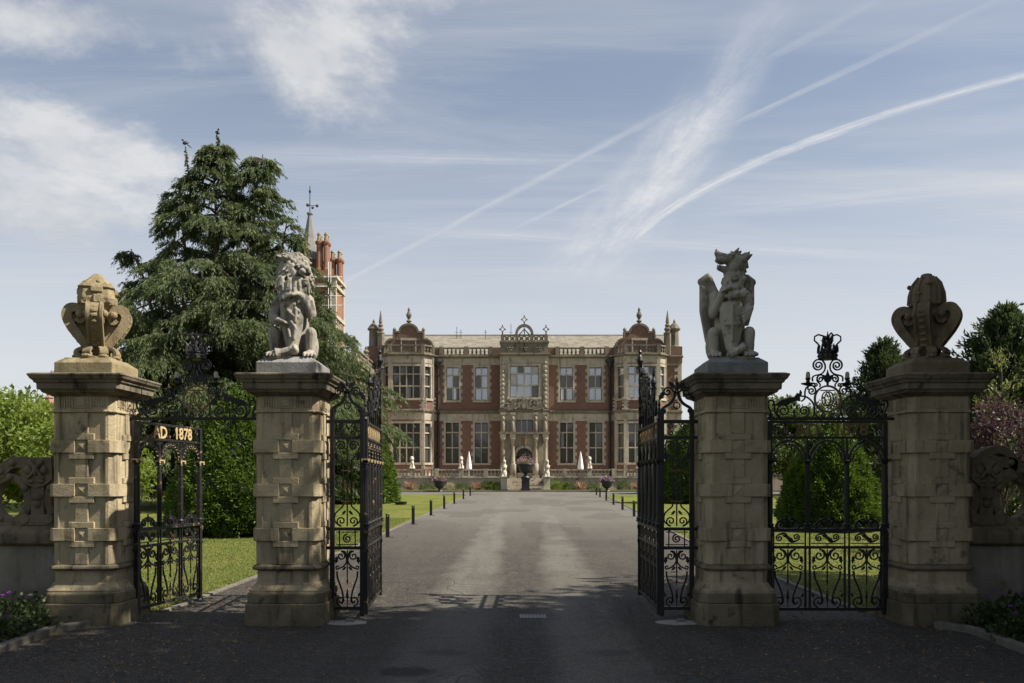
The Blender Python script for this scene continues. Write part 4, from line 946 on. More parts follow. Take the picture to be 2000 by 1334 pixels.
def window(parent, x, y, z0, w_, h, cols, rows, rz=0.0, tooth=True, glass='glass', sur=.2):
    """stone frame with mullions; every light is a pane of its own"""
    mb = MB(); hw = w_/2; pr = .05
    for s_ in (-1, 1):
        a, b_ = sorted((s_*hw, s_*(hw+sur))); mb.box(a, b_, -pr, .32, -.02, h+.02)
        if tooth:
            k = 0
            while k*.36 < h-.1:
                if k % 2 == 0: a, b_ = sorted((s_*(hw+sur), s_*(hw+sur+.17))); mb.box(a, b_, -.02, .05, k*.36, min(h, (k+1)*.36))
                k += 1
    mb.box(-hw-sur-.04, hw+sur+.04, -pr-.02, .32, h+.02, h+.26); mb.box(-hw-sur-.10, hw+sur+.10, -pr-.08, .32, -.24, -.02)
    cw = w_/cols
    for i in range(1, cols): mb.box(-hw+i*cw-.055, -hw+i*cw+.055, .06, .26, -.02, h+.02)
    zz = [0]
    for r in rows: zz.append(zz[-1]+r*h)
    for z in zz[1:-1]: mb.box(-hw, hw, .055, .262, z-.065, z+.065)
    wn = mb.build('window', HS, parent, loc=(x, y, z0), rz=rz)
    for i in range(cols):
        for j in range(len(rows)):
            a, b_ = cw-.10, (zz[j+1]-zz[j])-.10
            g = glass; q = wr.random()
            if q < .004: g = 'curtain'
            elif q < .2: g = 'glassd' if glass == 'glass' else glass
            key = (round(a, 3), round(b_, 3), g)
            if key not in _PM:
                mm = MB(); mm.box(-a/2, a/2, -.012, .012, -b_/2, b_/2); me = bpy.data.meshes.new('pane'); me.from_pydata(mm.v, [], mm.f); me.materials.append(M[g]); _PM[key] = me
            p = bpy.data.objects.new('pane', _PM[key]); C.objects.link(p); p.parent = wn
            op = wr.random() < .06
            p.location = (-hw+(i+.5)*cw, .18, (zz[j]+zz[j+1])/2); p.rotation_euler = (radians(wr.uniform(-.45, .45)), 0, radians(wr.uniform(-1.0, 1.0)+(28 if op else 0)))
    return wn
UP, LOW = (.38, .38, .24), (.38, .38, .24)
ZT = 2.05                                              # terrace floor
# main brick walls with real openings
uw = [(s_*c, 1.30, Hz(781.5), Hz(718)-Hz(781.5)) for s_ in (-1, 1) for c in (4.37, 7.35)]
lw = [(s_*c, 1.34, Hz(904), Hz(826)-Hz(904)) for s_ in (-1, 1) for c in (4.40, 7.40)]
hl = [(x-w_/2-.1, x+w_/2+.1, z-.02, z+h+.02) for x, w_, z, h in uw+lw]
holes_wall(-16.2, 16.2, .5, 14.7, hl).build('front_wall', BR, hall)
MB().add([(-16.2, 0, .5), (-16.2, 24, .5), (-16.2, 24, 14.7), (-16.2, 0, 14.7)], [(0, 3, 2, 1)]).add([(16.2, 0, .5), (16.2, 24, .5), (16.2, 24, 14.7), (16.2, 0, 14.7)], [(0, 1, 2, 3)]).add([(-16.2, 24, .5), (16.2, 24, .5), (16.2, 24, 14.7), (-16.2, 24, 14.7)], [(0, 1, 2, 3)]).build('side_wall', BR, hall)
MB().box(-15.9, 15.9, .55, .6, 1, 14.5).build('dark_backing', M['black'], hall)  # black sheet standing in for the unlit rooms behind the panes
for x, w_, z, h in uw: window(hall, x, 0, z, w_, h, 2, UP)
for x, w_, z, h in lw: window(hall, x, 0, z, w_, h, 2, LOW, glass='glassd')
def course(name, z0, z1, d, mat, parent=hall, path=None):
    """moulded band that follows the front, bays and porch"""
    path = path or FRONT
    mb = MB()
    for (xa, ya), (xb, yb) in zip(path, path[1:]):
        L = sqrt((xb-xa)**2+(yb-ya)**2); nx, ny = (yb-ya)/L, -(xb-xa)/L; e = d*.75; tx, ty = (xb-xa)/L*e, (yb-ya)/L*e
        rings = []
        for k, (o_, z) in enumerate(((-.1, z0), (d*.55, z0), (d, z0+(z1-z0)*.45), (d, z1-(z1-z0)*.12), (d*.8, z1), (-.1, z1))):
            rings.append(((xa-tx*(o_ > 0)*.55+nx*o_, ya-ty*(o_ > 0)*.55+ny*o_, z), (xb+tx*(o_ > 0)*.55+nx*o_, yb+ty*(o_ > 0)*.55+ny*o_, z)))
        mb.loft([[r[0] for r in rings], [r[1] for r in rings]])
    return mb.build(name, mat, parent)
BX, BF, BO, BD, BM = 11.9, 1.67, 2.5, -1.7, -.8
def bay_path(c): return [(c-BO, 0), (c-BO, BM), (c-BF, BD), (c+BF, BD), (c+BO, BM), (c+BO, 0)]
PWD, PD = 2.42, -1.6
FRONT = [(-16.2, 0)]+bay_path(-BX)+[(-PWD, 0), (-PWD, PD), (PWD, PD), (PWD, 0)]+bay_path(BX)+[(16.2, 0)]
course('string_course', Hz(808), Hz(802), .2, HK); course('stone_band', Hz(822), Hz(808), .045, HS); course('upper_band', Hz(713), Hz(699.5), .05, HS)
course('cornice', Hz(699.5), Hz(695), .34, HK); course('plinth_course', ZT-.3, ZT+.55, .08, HS)
# canted bays
for s_ in (-1, 1):
    c = s_*BX; P_ = bay_path(c)
    mb = MB(); gl = []
    for (xa, ya), (xb, yb) in zip(P_, P_[1:]):
        L = sqrt((xb-xa)**2+(yb-ya)**2); mid = ((xa+xb)/2, (ya+yb)/2); rz = atan2(yb-ya, xb-xa)
        front = abs(yb-ya) < .01; cant = not front and abs(xb-xa) > .01
        hs = []
        if front or cant:
            w_ = 2.72 if front else .78; sc = BD if front else (BD+BM)/2
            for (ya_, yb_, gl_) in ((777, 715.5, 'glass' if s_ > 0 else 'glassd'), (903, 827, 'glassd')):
                z0 = Hz(ya_, BD); h = Hz(yb_, BD)-z0; hs.append((-w_/2-.1, w_/2+.1, z0-.02, z0+h+.02)); gl.append((mid, z0, w_, h, 4 if front else 1, rz, gl_))
        wl = holes_wall(-L/2, L/2, .5, 14.7, hs); R = Matrix.Translation((mid[0], mid[1], 0)) @ Matrix.Rotation(rz, 4, 'Z')
        mb.M = R; mb.add(wl.v, wl.f)
    mb.M = None; mb.build('bay_wall', BR, hall)
    for (mid, z0, w_, h, cc, rz, gl_) in gl: window(hall, mid[0], mid[1], z0, w_, h, cc, UP, rz, False, gl_, .16)
    mb = MB()      # stone corner piers and toothed quoins under the upper lights
    for (x, y) in P_[1:-1]:
        mb.box(x-.17, x+.17, y-.06, y+.28, ZT, 14.4)
        for k in range(4): mb.box(x-.33, x+.33, y-.055+.03*(abs(x-c) > 2), y+.2, Hz(800, BD)+k*.36, Hz(800, BD)+k*.36+(.18 if True else 0))
    mb.build('corner_pier', HS, hall)
    MB().add([(x, y, 14.66) for x, y in P_], [tuple(range(len(P_)))]).build('bay_roof', M['lead'], hall)
    # shaped gable behind the bay balustrade
    o = [(2.42, 14.6), (2.42, Hz(673))]+[(2.42-.9*sin(radians(a))*1.0, Hz(673)+.62*(1-cos(radians(a)))) for a in ()]
    half = [(2.45, 14.6), (2.42, Hz(675))]+[(1.55+.87*cos(radians(a)), Hz(675)+.70*sin(radians(a))) for a in range(15, 91, 15)]+[(1.55, Hz(648)), (.95, Hz(648))]+[(.95*cos(radians(a)), Hz(648)+.80*sin(radians(a))) for a in range(15, 91, 15)]
    pts = half+[(-x, z) for x, z in half[::-1][1:]]
    g = MB().poly([(c+x, z) for x, z in pts], .5, y=.35).build('gable', BR, hall)
    tr_ = MB(); tr_.ribbon([(c+x, z) for x, z in pts[1:-1]], .22, .66, y=.33); tr_.box(c-1.2, c+1.2, .02, .12, Hz(664), Hz(661.5)); tr_.build('gable_coping', HK, g)
    fz = Hz(634)
    MB().lathe([(.2, -.1), (.34, .05), (.2, .12), (.14, .25), (.3, .42), (.16, .55), (.12, .62), (.24, .85), (.3, 1.05), (.16, 1.35), (.1, 1.5), (.16, 1.58), (.03, 1.85)], 8, (c, .35, fz)).build('finial', HK, hall)
    wn = window(hall, c, .06, Hz(689), 1.35, Hz(665)-Hz(689), 2, (1.0,), 0, False, 'glass', .12)
    for x in (-1.55, 1.55): MB().lathe([(.12, 0), (.1, .1), (.2, .25), (.12, .4), (.03, .5)], 8, (c+x*.97, .35, Hz(648))).build('ball_finial', HK, hall)
# balustrades
def balus(parent, path, z0, z1, step, mat, r, piers=True, closed_ends=True, depth=.26):
    mb = MB(); bl = MB(); pr = MB(); h = z1-z0
    for (xa, ya), (xb, yb) in zip(path, path[1:]):
        L = sqrt((xb-xa)**2+(yb-ya)**2); R = Matrix.Translation((xa, ya, 0)) @ Matrix.Rotation(atan2(yb-ya, xb-xa), 4, 'Z'); mb.M = R; bl.M = R
        mb.box(0, L, -depth/2, depth/2, z0, z0+h*.14); mb.box(0, L, -depth*.6, depth*.6, z1-h*.16, z1)
        n = max(1, int(L/step))
        for i in range(n):
            x = (i+.5)*L/n; bl.lathe([(r*.8, z0+h*.14), (r*.8, z0+h*.2), (r*.45, z0+h*.26), (r, z0+h*.42), (r*.45, z0+h*.68), (r*.5, z0+h*.76), (r*.85, z1-h*.16)], 6, (x, 0, 0))
    mb.build('rail', mat, parent); o = bl.build('balusters', mat, parent); o['kind'] = 'stuff'
    if piers:
        for x, y in path: MB().box(x-.2, x+.2, y-.2, y+.2, z0-.003, z1+.06).build('pier', mat, parent)
zb0, zb1 = 14.68, Hz(679)
for a, b_ in ((-9.4, -2.42), (2.42, 9.4)):
    s_ = 1 if a > 0 else -1; xa, xb = (a+1.0, b_-.9) if s_ > 0 else (a+.9, b_-1.0)
    balus(hall, [(xa, -.1), ((xa+xb)/2, -.1), (xb, -.1)], zb0, zb1, .42, HK, .13)
    for q in ((a, xa-.2), (xb+.2, b_)): MB().box(q[0], q[1], -.15, .25, zb0, zb1).build('parapet_end', BR, hall)
for s_ in (-1, 1):
    P_ = bay_path(s_*BX); balus(hall, [(x, y+.0) for x, y in P_], 14.68, Hz(673, BD), .34, HK, .11)
# roof of pale slates, laid in courses
def roof(x0, x1, y0, z0, y1, z1):
    MB().add([(x0, y0, z0-.05), (x1, y0, z0-.05), (x1, y1, z1-.05), (x0, y1, z1-.05)], [(0, 1, 2, 3)]).add([(x0, y1, z1-.05), (x1, y1, z1-.05), (x1, 22, z0), (x0, 22, z0)], [(0, 1, 2, 3)]).build('roof_deck', M['lead'], hall)
    L = sqrt((y1-y0)**2+(z1-z0)**2); n = int(L/.30); ny, nz = -(z1-z0)/L, (y1-y0)/L
    V = []; F = []
    for j in range(n):
        f0, f1 = j/n, min(1, (j+1.15)/n); x = x0+(-.25 if j % 2 else 0)
        while x < x1:
            w_ = wr.uniform(.34, .62); a, b_ = max(x, x0), min(x+w_-.012, x1)
            if b_ > a+.05:
                k = len(V); lf = .03+wr.uniform(0, .015)
                for (xx, ff, l) in ((a, f0, lf), (b_, f0, lf), (b_, f1, .004), (a, f1, .004)): V.append((xx, y0+(y1-y0)*ff+ny*l, z0+(z1-z0)*ff+nz*l))
                for (xx, l) in ((a, -.01), (b_, -.01)): V.append((xx, y0+(y1-y0)*f0+ny*l, z0+(z1-z0)*f0+nz*l))
                F += [(k, k+1, k+2, k+3), (k+4, k+5, k+1, k)]
            x += w_
    o = npmesh('slates', np.array(V), np.array(F), M['slate'], hall); o['kind'] = 'stuff'
    MB().tube([(x0, y1, z1), (x1, y1, z1)], .13, 8).build('ridge', M['lead'], hall)
roof(-15.6, 15.6, .7, 14.9, 6.2, CAMZ+(HOR-655.5)/FPX*(HO.y+6.2))
for px in (892, 900, 948, 998):
    x = (px-1000)/FPX*92-1.24; mb = MB(); mb.tube([(x, 5.2, 16.6), (x, 5.2, 18.3+.3*(px % 3))], .03, 5); mb.tube([(x-.2, 5.2, 18.0), (x+.2, 5.2, 18.0)], .02, 4); mb.build('aerial', M['pipe'], hall)
# end turrets
for s_ in (-1, 1):
    MB().box(s_*15.5-.75, s_*15.5+.75, -.25, 1.2, 13.9, 15.6).build('turret_base', BR, hall)
    MB().lathe([(.55, 15.5), (.62, 15.65), (.5, 15.75), (.46, 17.3), (.62, 17.4), (.66, 17.5), (.5, 17.75), (.25, 18.05), (.1, 18.15), (.14, 18.25), (.03, 18.5)], 8, (s_*15.55, .4, 0)).build('turret', HK, hall)
    MB().lathe([(.38, 14.7), (.38, 16.9), (.45, 17.0), (.22, 17.1), (.36, 17.4), (.2, 17.6), (.28, 17.8), (.14, 17.95), (.2, 18.1), (.03, 19.3)], 6, (s_*14.75, -.1, 0)).build('obelisk', HK, hall)
    mb = MB()
    for k in range(16): w_ = .75 if k % 2 else .42; mb.box(*sorted((s_*16.23, s_*(16.23-w_))), -.05, .5, 9.1+k*.36-(7.0 if k > 12 else 0)*0, 9.1+k*.36+.35)
    for k in range(16): w_ = .75 if k % 2 else .42; mb.box(*sorted((s_*16.23, s_*(16.23-w_))), -.05, .5, 2.6+k*.33, 2.6+k*.33+.32)
    mb.build('quoins', HS, hall)['kind'] = 'stuff'
    MB().tube([(s_*8.83, -.12, ZT), (s_*8.83, -.12, 13.7)], .12, 8).build('drainpipe', M['pipe'], hall)
    mb = MB(); mb.lathe([(.14, 0), (.2, .15), (.42, .55), (.48, .6), (.48, .85), (.4, .9)], 8, (s_*8.83, -.2, 13.4))
    for z in (4.2, 6.4, 8.6, 10.8, 12.6): MB().box(s_*8.83-.2, s_*8.83+.2, -.25, -.02, z, z+.22).build('pipe_bracket', M['pipe'], hall)
    mb.build('rain_head', M['pipe'], hall)

# ---- porch
pw_ = [(-1.47, 1.47, Hz(775.5, PD)-.02, Hz(715, PD)+.02), (-.98, .98, Hz(844, PD)-.02, Hz(820, PD)+.02), (-.82, .82, ZT+.3, 4.3)]
mb = holes_wall(-PWD, PWD, .6, 14.7, pw_, PD); mb.add([(-PWD, PD, .6), (-PWD, 0, .6), (-PWD, 0, 14.7), (-PWD, PD, 14.7)], [(0, 3, 2, 1)]).add([(PWD, PD, .6), (PWD, 0, .6), (PWD, 0, 14.7), (PWD, PD, 14.7)], [(0, 1, 2, 3)])
ap = [(.82, 4.3)]+[(.82*cos(radians(a)), 4.3+.82*sin(radians(a))) for a in range(15, 180, 15)]+[(-.82, 4.3)]
# round head of the doorway
half_ = MB(); 
porch = mb.build('porch', M['hmid'], hall)
tym = MB()
ah = [(.82*cos(radians(a)), 4.3-.0+.82*sin(radians(a))) for a in range(0, 181, 15)]
for i in range(len(ah)-1):
    (xa, za), (xb, zb) = ah[i], ah[i+1]; tym.ribbon([(xa*1.16, 4.3+(za-4.3)*1.16), (xb*1.16, 4.3+(zb-4.3)*1.16)], .28, .3, y=PD-.05)
tym.build('arch_ring', HS, porch)
MB().poly([(.8*cos(radians(a)), 4.3+.8*sin(radians(a))) for a in range(0, 181, 12)], .05, y=PD-.04).build('fanlight', M['black'], porch)
MB().box(-.82, .82, PD+.6, PD+.66, ZT, 4.3).build('door', M['black'], porch)
window(hall, 0, PD, Hz(775.5, PD), 2.88, Hz(715, PD)-Hz(775.5, PD), 4, UP, 0, False, 'glass', .22)
window(hall, 0, PD, Hz(844, PD), 1.72, Hz(820, PD)-Hz(844, PD), 3, (1.0,), 0, False, 'glassd', .14)
for x in (-2.13, -1.15, 1.15, 2.13):
    MB().lathe([(.32, ZT+.3), (.32, 3.45), (.26, 3.5), (.22, 3.6), (.24, 3.7), (.2, 3.8), (.17, 5.75), (.2, 5.8), (.28, 6.0), (.3, 6.1)], 10, (x, PD-.38, 0)).build('column', M['hmid'], porch, True)
    mb = MB(); mb.box(x-.36, x+.36, PD-.75, PD-.03, ZT+.02, ZT+.3); mb.build('column_block', M['hmid'], porch); MB().box(x-.3, x+.3, PD-.55, PD-.02, 6.1, 6.5).build('column_impost', HS, porch)
    mb = MB(); mb.box(x-.2, x+.2, PD-.3, PD-.02, 6.6, 8.6); mb.ell((x, PD-.32, 7.3), (.16, .14, .5)); mb.ell((x, PD-.3, 8.1), (.15, .15, .2)); mb.box(x-.27, x+.27, PD-.35, PD-.02, 8.45, 8.7); mb.build('carved_term', M['hmid'], porch)
MB().box(-2.55, 2.55, PD-.62, PD-.02, 6.5, 6.72).build('entablature', HK, porch)
for s_ in (-1, 1):
    mb = MB()
    for k in range(12): w_ = .5 if k % 2 else .34; mb.box(*sorted((s_*(PWD+.03), s_*(PWD-w_))), PD-.09, PD+.1, 9.15+k*.44, 9.15+k*.44+.4); mb.ell((s_*(PWD-.28), PD-.09, 9.35+k*.44), (.12, .09, .13), None, 8, 5)
    mb.build('rusticated_pilaster', HS, porch)
    MB().lathe([(.18, 0), (.2, .1), (.1, .2), (.08, .5), (.05, .7), (.02, .9)], 6, (s_*1.25, PD-.1, 4.95)).build('roundel', HS, porch) if False else None
    MB().ribbon(arc(s_*1.25, 5.25, .2, 0, 360, 12), .1, .1, y=PD-.05).build('roundel', HS, porch)
# carved achievement under the great window
mb = MB(); rq = random.Random(4); zc = (Hz(801, PD)+Hz(778, PD))/2
for k in range(15):
    for s_ in (-1, 1):
        x = .18+k*.125; h = .52*sqrt(max(0, 1-(x/2.1)**2)); 
        for j in range(3):
            z = zc-.45+rq.uniform(0, 1)*h*1.9; r = rq.uniform(.09, .19)
            mb.ribbon(spiral(s_*x, z, r, rq.uniform(0, 360), s_*1.2), .06, .30, y=PD-.12)
mb.ell((0, PD-.1, zc), (.3, .14, .5)); mb.build('carved_arms', HS, porch)
z = lambda py: Hz(py, PD)
MB().box(-2.42, 2.42, PD-.1, PD+1.2, z(690), z(669)).build('porch_attic', HK, porch)
mb = MB(); mb.box(-2.6, 2.6, PD-.32, PD+1.3, z(690)-.16, z(690)+.02); mb.box(-2.5, 2.5, PD-.22, PD+1.25, z(669)-.02, z(669)+.12); mb.build('attic_cornice', HK, porch)
for x in (-1.5, 0, 1.5):
    mb = MB()
    for k in range(6): a = k*pi/3; mb.ell((x+.25*cos(a), PD-.12, (z(690)+z(669))/2+.25*sin(a)), (.13, .07, .13), None, 8, 5)
    mb.ell((x, PD-.14, (z(690)+z(669))/2), (.12, .09, .12), None, 8, 5); mb.build('rosette', HK, porch)
for x in (-2.2, -.75, .75, 2.2): MB().box(x-.17, x+.17, PD-.2, PD+.2, z(669), z(655)).build('attic_pier', HK, porch)
for x0 in (-2.03, -.58, .92):
    w_ = 1.1 if x0 != -.58 else 1.16; zl, zh = z(669)+.12, z(656); mb = MB()
    for k in range(2):
        c = x0+w_*(k+.5)/2
        mb.ribbon([(c-w_/4, zl), (c+w_/4, zh)], .09, .16, y=PD); mb.ribbon([(c+w_/4, zl), (c-w_/4, zh)], .09, .14, y=PD); mb.ribbon(arc(c, (zl+zh)/2, .15, 0, 360, 12), .07, .15, y=PD)
    mb.build('strapwork', HK, porch)
MB().box(-2.37, 2.37, PD-.16, PD+.16, z(656), z(653.5)).build('attic_rail', HK, porch)
mb = MB(); mb.ribbon(arc(0, z(653.5), .80, 180, 0, 16, .92), .26, .4, y=PD); mb.ribbon([(-.5, z(653.5)), (0, z(643)), (.5, z(653.5))], .1, .2, y=PD); mb.ribbon([(0, z(654)), (0, z(640))], .1, .18, y=PD); mb.build('attic_arch', HK, porch)
def cross_finial(x, zb, s_):
    mb = MB(); mb.ribbon([(x, zb), (x, zb+s_*.45)], .14, .14, y=PD); mb.ribbon([(x-.28*s_, zb+.75*s_), (x, zb+.42*s_), (x+.28*s_, zb+.75*s_), (x, zb+1.08*s_)], .11*s_, .14, closed=True, y=PD)
    for a, b_ in ((-.33, .75), (.33, .75), (0, 1.2)): mb.ell((x+a*s_, PD, zb+b_*s_), (.09*s_, .08, .11*s_), None, 8, 5)
    mb.build('finial', HK, porch)
cross_finial(0, z(636), .82); cross_finial(-2.2, z(655), .82); cross_finial(2.2, z(655), .82)
t = thing('door_lantern', 'brass framed lantern hanging from a bracket over the porch door', 'lantern', (HO.x, HO.y+PD-1.05, 5.25))
MB().box(-.9, .9, -.05, .05, 1.25, 1.37).build('bracket', M['lead'], t); MB().box(-.05, .05, -.05, .55, 1.2, 1.4).build('bracket_arm', M['lead'], t)
MB().lathe([(.02, 1.2), (.03, 1.0), (.26, .85), (.28, .8)], 6).build('lantern_roof', M['pipe'], t); MB().lathe([(.12, .1), (.22, .78)], 6).build('lantern_glass', M['goldd'], t); MB().lathe([(.03, -.1), (.14, .1)], 6).build('lantern_foot', M['pipe'], t)

# ------------------------------------------------------------ terrace in front of the hall
TY = HO.y-8.0
ter = thing('terrace', 'raised stone terrace with balustrade in front of the mansion', 'terrace', (HO.x, 0, 0))
for a, b_ in ((-16.5, -1.75), (1.75, 17.5)):
    MB().box(a, b_, TY, TY+8.0, .3, ZT).build('terrace_wall', HS, ter); MB().box(a, b_, TY-.1, TY+.32, ZT, ZT+.1).build('terrace_coping', HS, ter)
MB().box(-1.75, 1.75, TY+2.2, TY+8.0, .3, ZT-.006).build('landing', HS, ter)
for k in range(8): MB().box(-1.745, 1.745, TY-1.0+k*.4-(.2 if k == 0 else 0), TY+2.25, .6 if k == 0 else .8+(k-1)*.156+.156, .8+k*.156+.156).build('step', M['hdark'] if False else HS, ter, bevel=.01)
PXS = (1.95, 3.7, 6.0, 8.3, 10.6, 12.9, 15.2)
for s_ in (-1, 1):
    balus(ter, [(s_*x, TY+.1) for x in PXS], ZT+.1, 2.88, .31, HS, .10)
def small_lion(loc, label, rz=0.0, name='terrace_statue', s_=1.0, fig=False, first=[None]):
    mb = MB(); rk = random.Random(2 if fig else 1)
    if fig:
        mb.ell((0, 0, .25), (.22, .2, .3)); mb.ell((0, 0, .65), (.18, .16, .3)); mb.ell((.02, -.03, 1.12), (.13, .14, .16)); mb.cap((-.17, 0, .8), (-.2, -.12, .45), .07, .05); mb.cap((.17, 0, .8), (.12, -.18, .65), .07, .05)
        mb.cap((-.1, -.05, .3), (-.1, -.2, .03), .09, .07); mb.cap((.1, -.05, .3), (.12, -.2, .03), .09, .07); mb.ell((0, .03, .92), (.15, .14, .16))
    else:
        mb.ell((0, .1, .2), (.2, .26, .2)); mb.ell((0, 0, .5), (.17, .18, .34)); mb.ell((0, -.06, .88), (.19, .19, .2)); mb.ell((0, -.22, .84), (.08, .1, .08)); mb.ell((0, .0, .98), (.15, .14, .12))
        for q in (-1, 1): mb.cap((q*.1, -.12, .45), (q*.1, -.2, .04), .06, .06); mb.ell((q*.1, -.25, .04), (.06, .09, .04)); mb.ell((q*.18, .05, .12), (.08, .2, .12))
    mb.box(-.24, .24, -.32, .3, -.02, .05)
    mb.v = [(a*s_, b*s_, c*s_) for a, b, c in mb.v]
    o = remesh(mb, .03, name, M['hpale'], None, 1); o.location = loc; o.rotation_euler = (0, 0, rz); tag(o, label, 'statue', 'stone statues along the terrace'); return o
for x, lb in ((-10.6, 'small pale lion statue on the terrace balustrade in front of the bay window'), (-6.0, 'small pale lion statue on the terrace balustrade between two closed parasols'), (6.0, 'small pale lion statue on the balustrade beside the parasol near the black drainpipe'), (10.6, 'small pale lion statue on the terrace balustrade behind the griffin side gate leaf')):
    small_lion((HO.x+x, TY+.1, 2.94), lb, s_=1.05)
for s_, lb in ((-1, 'pale carved lion on the step pedestal on the lion pillar side of the stairs'), (1, 'pale carved lion on the step pedestal on the griffin pillar side of the stairs')):
    x = HO.x+s_*1.98; t = thing('step_pedestal', 'square stone pedestal at the foot of the steps, '+('lion' if s_ < 0 else 'griffin')+' pillar side', 'pedestal', (x, TY-1.0, .85), 0, 'pedestals flanking the steps')
    MB().box(-.36, .36, -.36, .36, .0, .18).build('base', HS, t); MB().box(-.29, .29, -.29, .29, .18, 1.15).build('shaft', M['hpale'], t); MB().box(-.36, .36, -.36, .36, 1.15, 1.3).build('cap', HS, t)
    small_lion((x, TY-1.0, 2.16), lb, s_=1.25, fig=True)
def parasol(x, y, label):
    t = thing('closed_parasol', label, 'parasol', (HO.x+x, y, ZT), 0, 'closed parasols on the terrace')
    MB().tube([(0, 0, 0), (0, 0, 2.55)], .03, 8).build('pole', M['white'], t); MB().lathe([(.3, 0), (.3, .08), (.05, .1)], 12).build('base', M['lead'], t)
    n = 14; rings = []
    for r, z in ((.20, .75), (.26, .80), (.27, 1.05), (.2, 1.6), (.12, 2.1), (.05, 2.45), (.015, 2.6)): rings.append([(r*(1.12 if i % 2 else .8)*cos(2*pi*i/n), r*(1.12 if i % 2 else .8)*sin(2*pi*i/n), z) for i in range(n)])
    MB().loft(rings).build('canopy', M['white'], t, True)
parasol(Hx(757, -5), TY+3, 'closed white parasol on the terrace beside the bay window'); parasol(Hx(916, -5), TY+3, 'closed white parasol between the tall ground floor windows on the lion pillar side'); parasol(Hx(1134, -5), TY+3, 'closed white parasol on the terrace on the griffin pillar side of the porch')

# ------------------------------------------------------------ wing, tower, stable and fence behind
wing_ = thing('house_wing', 'sunlit brick wing with stone balustrade projecting beside the mansion, half hidden by the cedar', 'building', (-14.1, 76, 0))
MB().box(-9, 0, 0, 12.5, .4, 12.9).build('wall', BR, wing_)
mb = MB(); mb.box(-9.2, .25, -.25, 12.6, 12.4, 12.95); mb.box(-9.1, .15, -.15, 12.6, 8.3, 8.6); mb.build('cornice', HK, wing_)
MB().box(-9.05, .05, -.05, 12.55, 7.5, 8.3).build('stone_band', HS, wing_)
balus(wing_, [(-9, .1), (-4.5, .1), (-.1, .1), (-.1, 6.2), (-.1, 12.4)], 12.95, 13.85, .42, HK, .13)
for x, y in ((-.1, .1), (-.1, 6.2), (-4.5, .1)): MB().lathe([(.15, 0), (.28, .1), (.12, .2), (.3, .45), (.15, .65), (.1, .7), (.15, .8), (.03, 1.0)], 8, (x, y, 13.9)).build('urn_finial', HK, wing_)
window(wing_, 0, 3.5, 9.4, 1.4, 2.7, 2, UP, pi/2, True, 'glassd'); window(wing_, 0, 8.6, 9.4, 1.4, 2.7, 2, UP, pi/2, True, 'glassd'); window(wing_, 0, 3.5, 3.4, 1.4, 3.6, 2, UP, pi/2, True, 'glassd'); window(wing_, 0, 8.6, 3.4, 1.4, 3.6, 2, UP, pi/2, True, 'glassd')
for x in (-6.8, -2.4): window(wing_, x, 0, 9.4, 1.4, 2.7, 2, UP, 0, True, 'glassd'); window(wing_, x, 0, 3.4, 1.4, 3.6, 2, UP, 0, True, 'glassd')
tw = thing('brick_tower', 'tall red brick tower with clustered chimneys and pointed spire rising behind the cedar', 'tower', (-25.1, 110, 0))
TZ = 27.6
MB().box(-2.6, 2.6, -2.6, 2.6, .4, TZ).build('tower_wall', M['brick_red'], tw)
mb = MB()
for sx in (-1, 1):
    for sy in (-1, 1): mb.box(sx*2.45-.3, sx*2.45+.3, sy*2.45-.3, sy*2.45+.3, 1, TZ-.1)
for zc in (12, 18.5, 22.5, TZ-1.2): mb.box(-2.85, 2.85, -2.85, 2.85, zc, zc+.45)
mb.build('tower_trim', HS, tw)
mb = MB(); mb.box(-2.95, 2.95, -2.95, 2.95, TZ-.1, TZ+.3); mb.build('tower_cornice', HS, tw)
for x in (-1.1, 1.1): window(tw, x, -2.6, 19.2, .9, 3.0, 1, (.5, .5), 0, False, 'glassd')
for y in (-1.1, 1.1): window(tw, 2.6, y, 19.2, .9, 3.0, 1, (.5, .5), pi/2, False, 'glassd')
def chimneys(cx, cy, z0, z1, spots):
    MB().box(cx-.85, cx+.85, cy-.85, cy+.85, TZ+.2, z0).build('chimney_base', M['brick_red'], tw)
    for dx_, dy_ in spots:
        MB().lathe([(.40, z0), (.42, z0+.2), (.34, z0+.35), (.33, z1-1.5), (.45, z1-1.4), (.52, z1-1.2), (.50, z1-1.05), (.3, z1-.95)], 8, (cx+dx_, cy+dy_, 0)).build('chimney_shaft', M['brick_red'], tw)
        MB().lathe([(.2, z1-1.0), (.26, z1-.9), (.2, z1-.3), (.27, z1-.2), (.2, z1), (.12, z1+.1)], 8, (cx+dx_, cy+dy_, 0)).build('chimney_pot', M['ochre'], tw)
sp = ((-.45, -.45), (.45, -.45), (.45, .45), (-.45, .45))
chimneys(.75, -1.0, TZ+1.2, 33.6, sp); chimneys(1.95, 1.5, TZ+.6, 32.0, sp); chimneys(-1.9, -1.9, TZ+.6, 32.6, sp)
MB().lathe([(2.05, TZ+.3), (2.05, 30.4), (2.25, 30.5)], 8, (-1.5, 1.2, 0)).build('lantern_stage', HK, tw)
MB().lathe([(2.3, 30.5), (1.5, 31.8), (.95, 33.4), (.55, 35.2), (.28, 36.7), (.42, 36.9), (.42, 37.05), (.15, 37.15)], 8, (-1.5, 1.2, 0)).build('spire', M['lead'], tw)
mb = MB(); mb.tube([(-1.5, 1.2, 37), (-1.5, 1.2, 40.6)], .06, 5); mb.ell((-1.5, 1.2, 39.9), (.16, .16, .25), None, 8, 5)
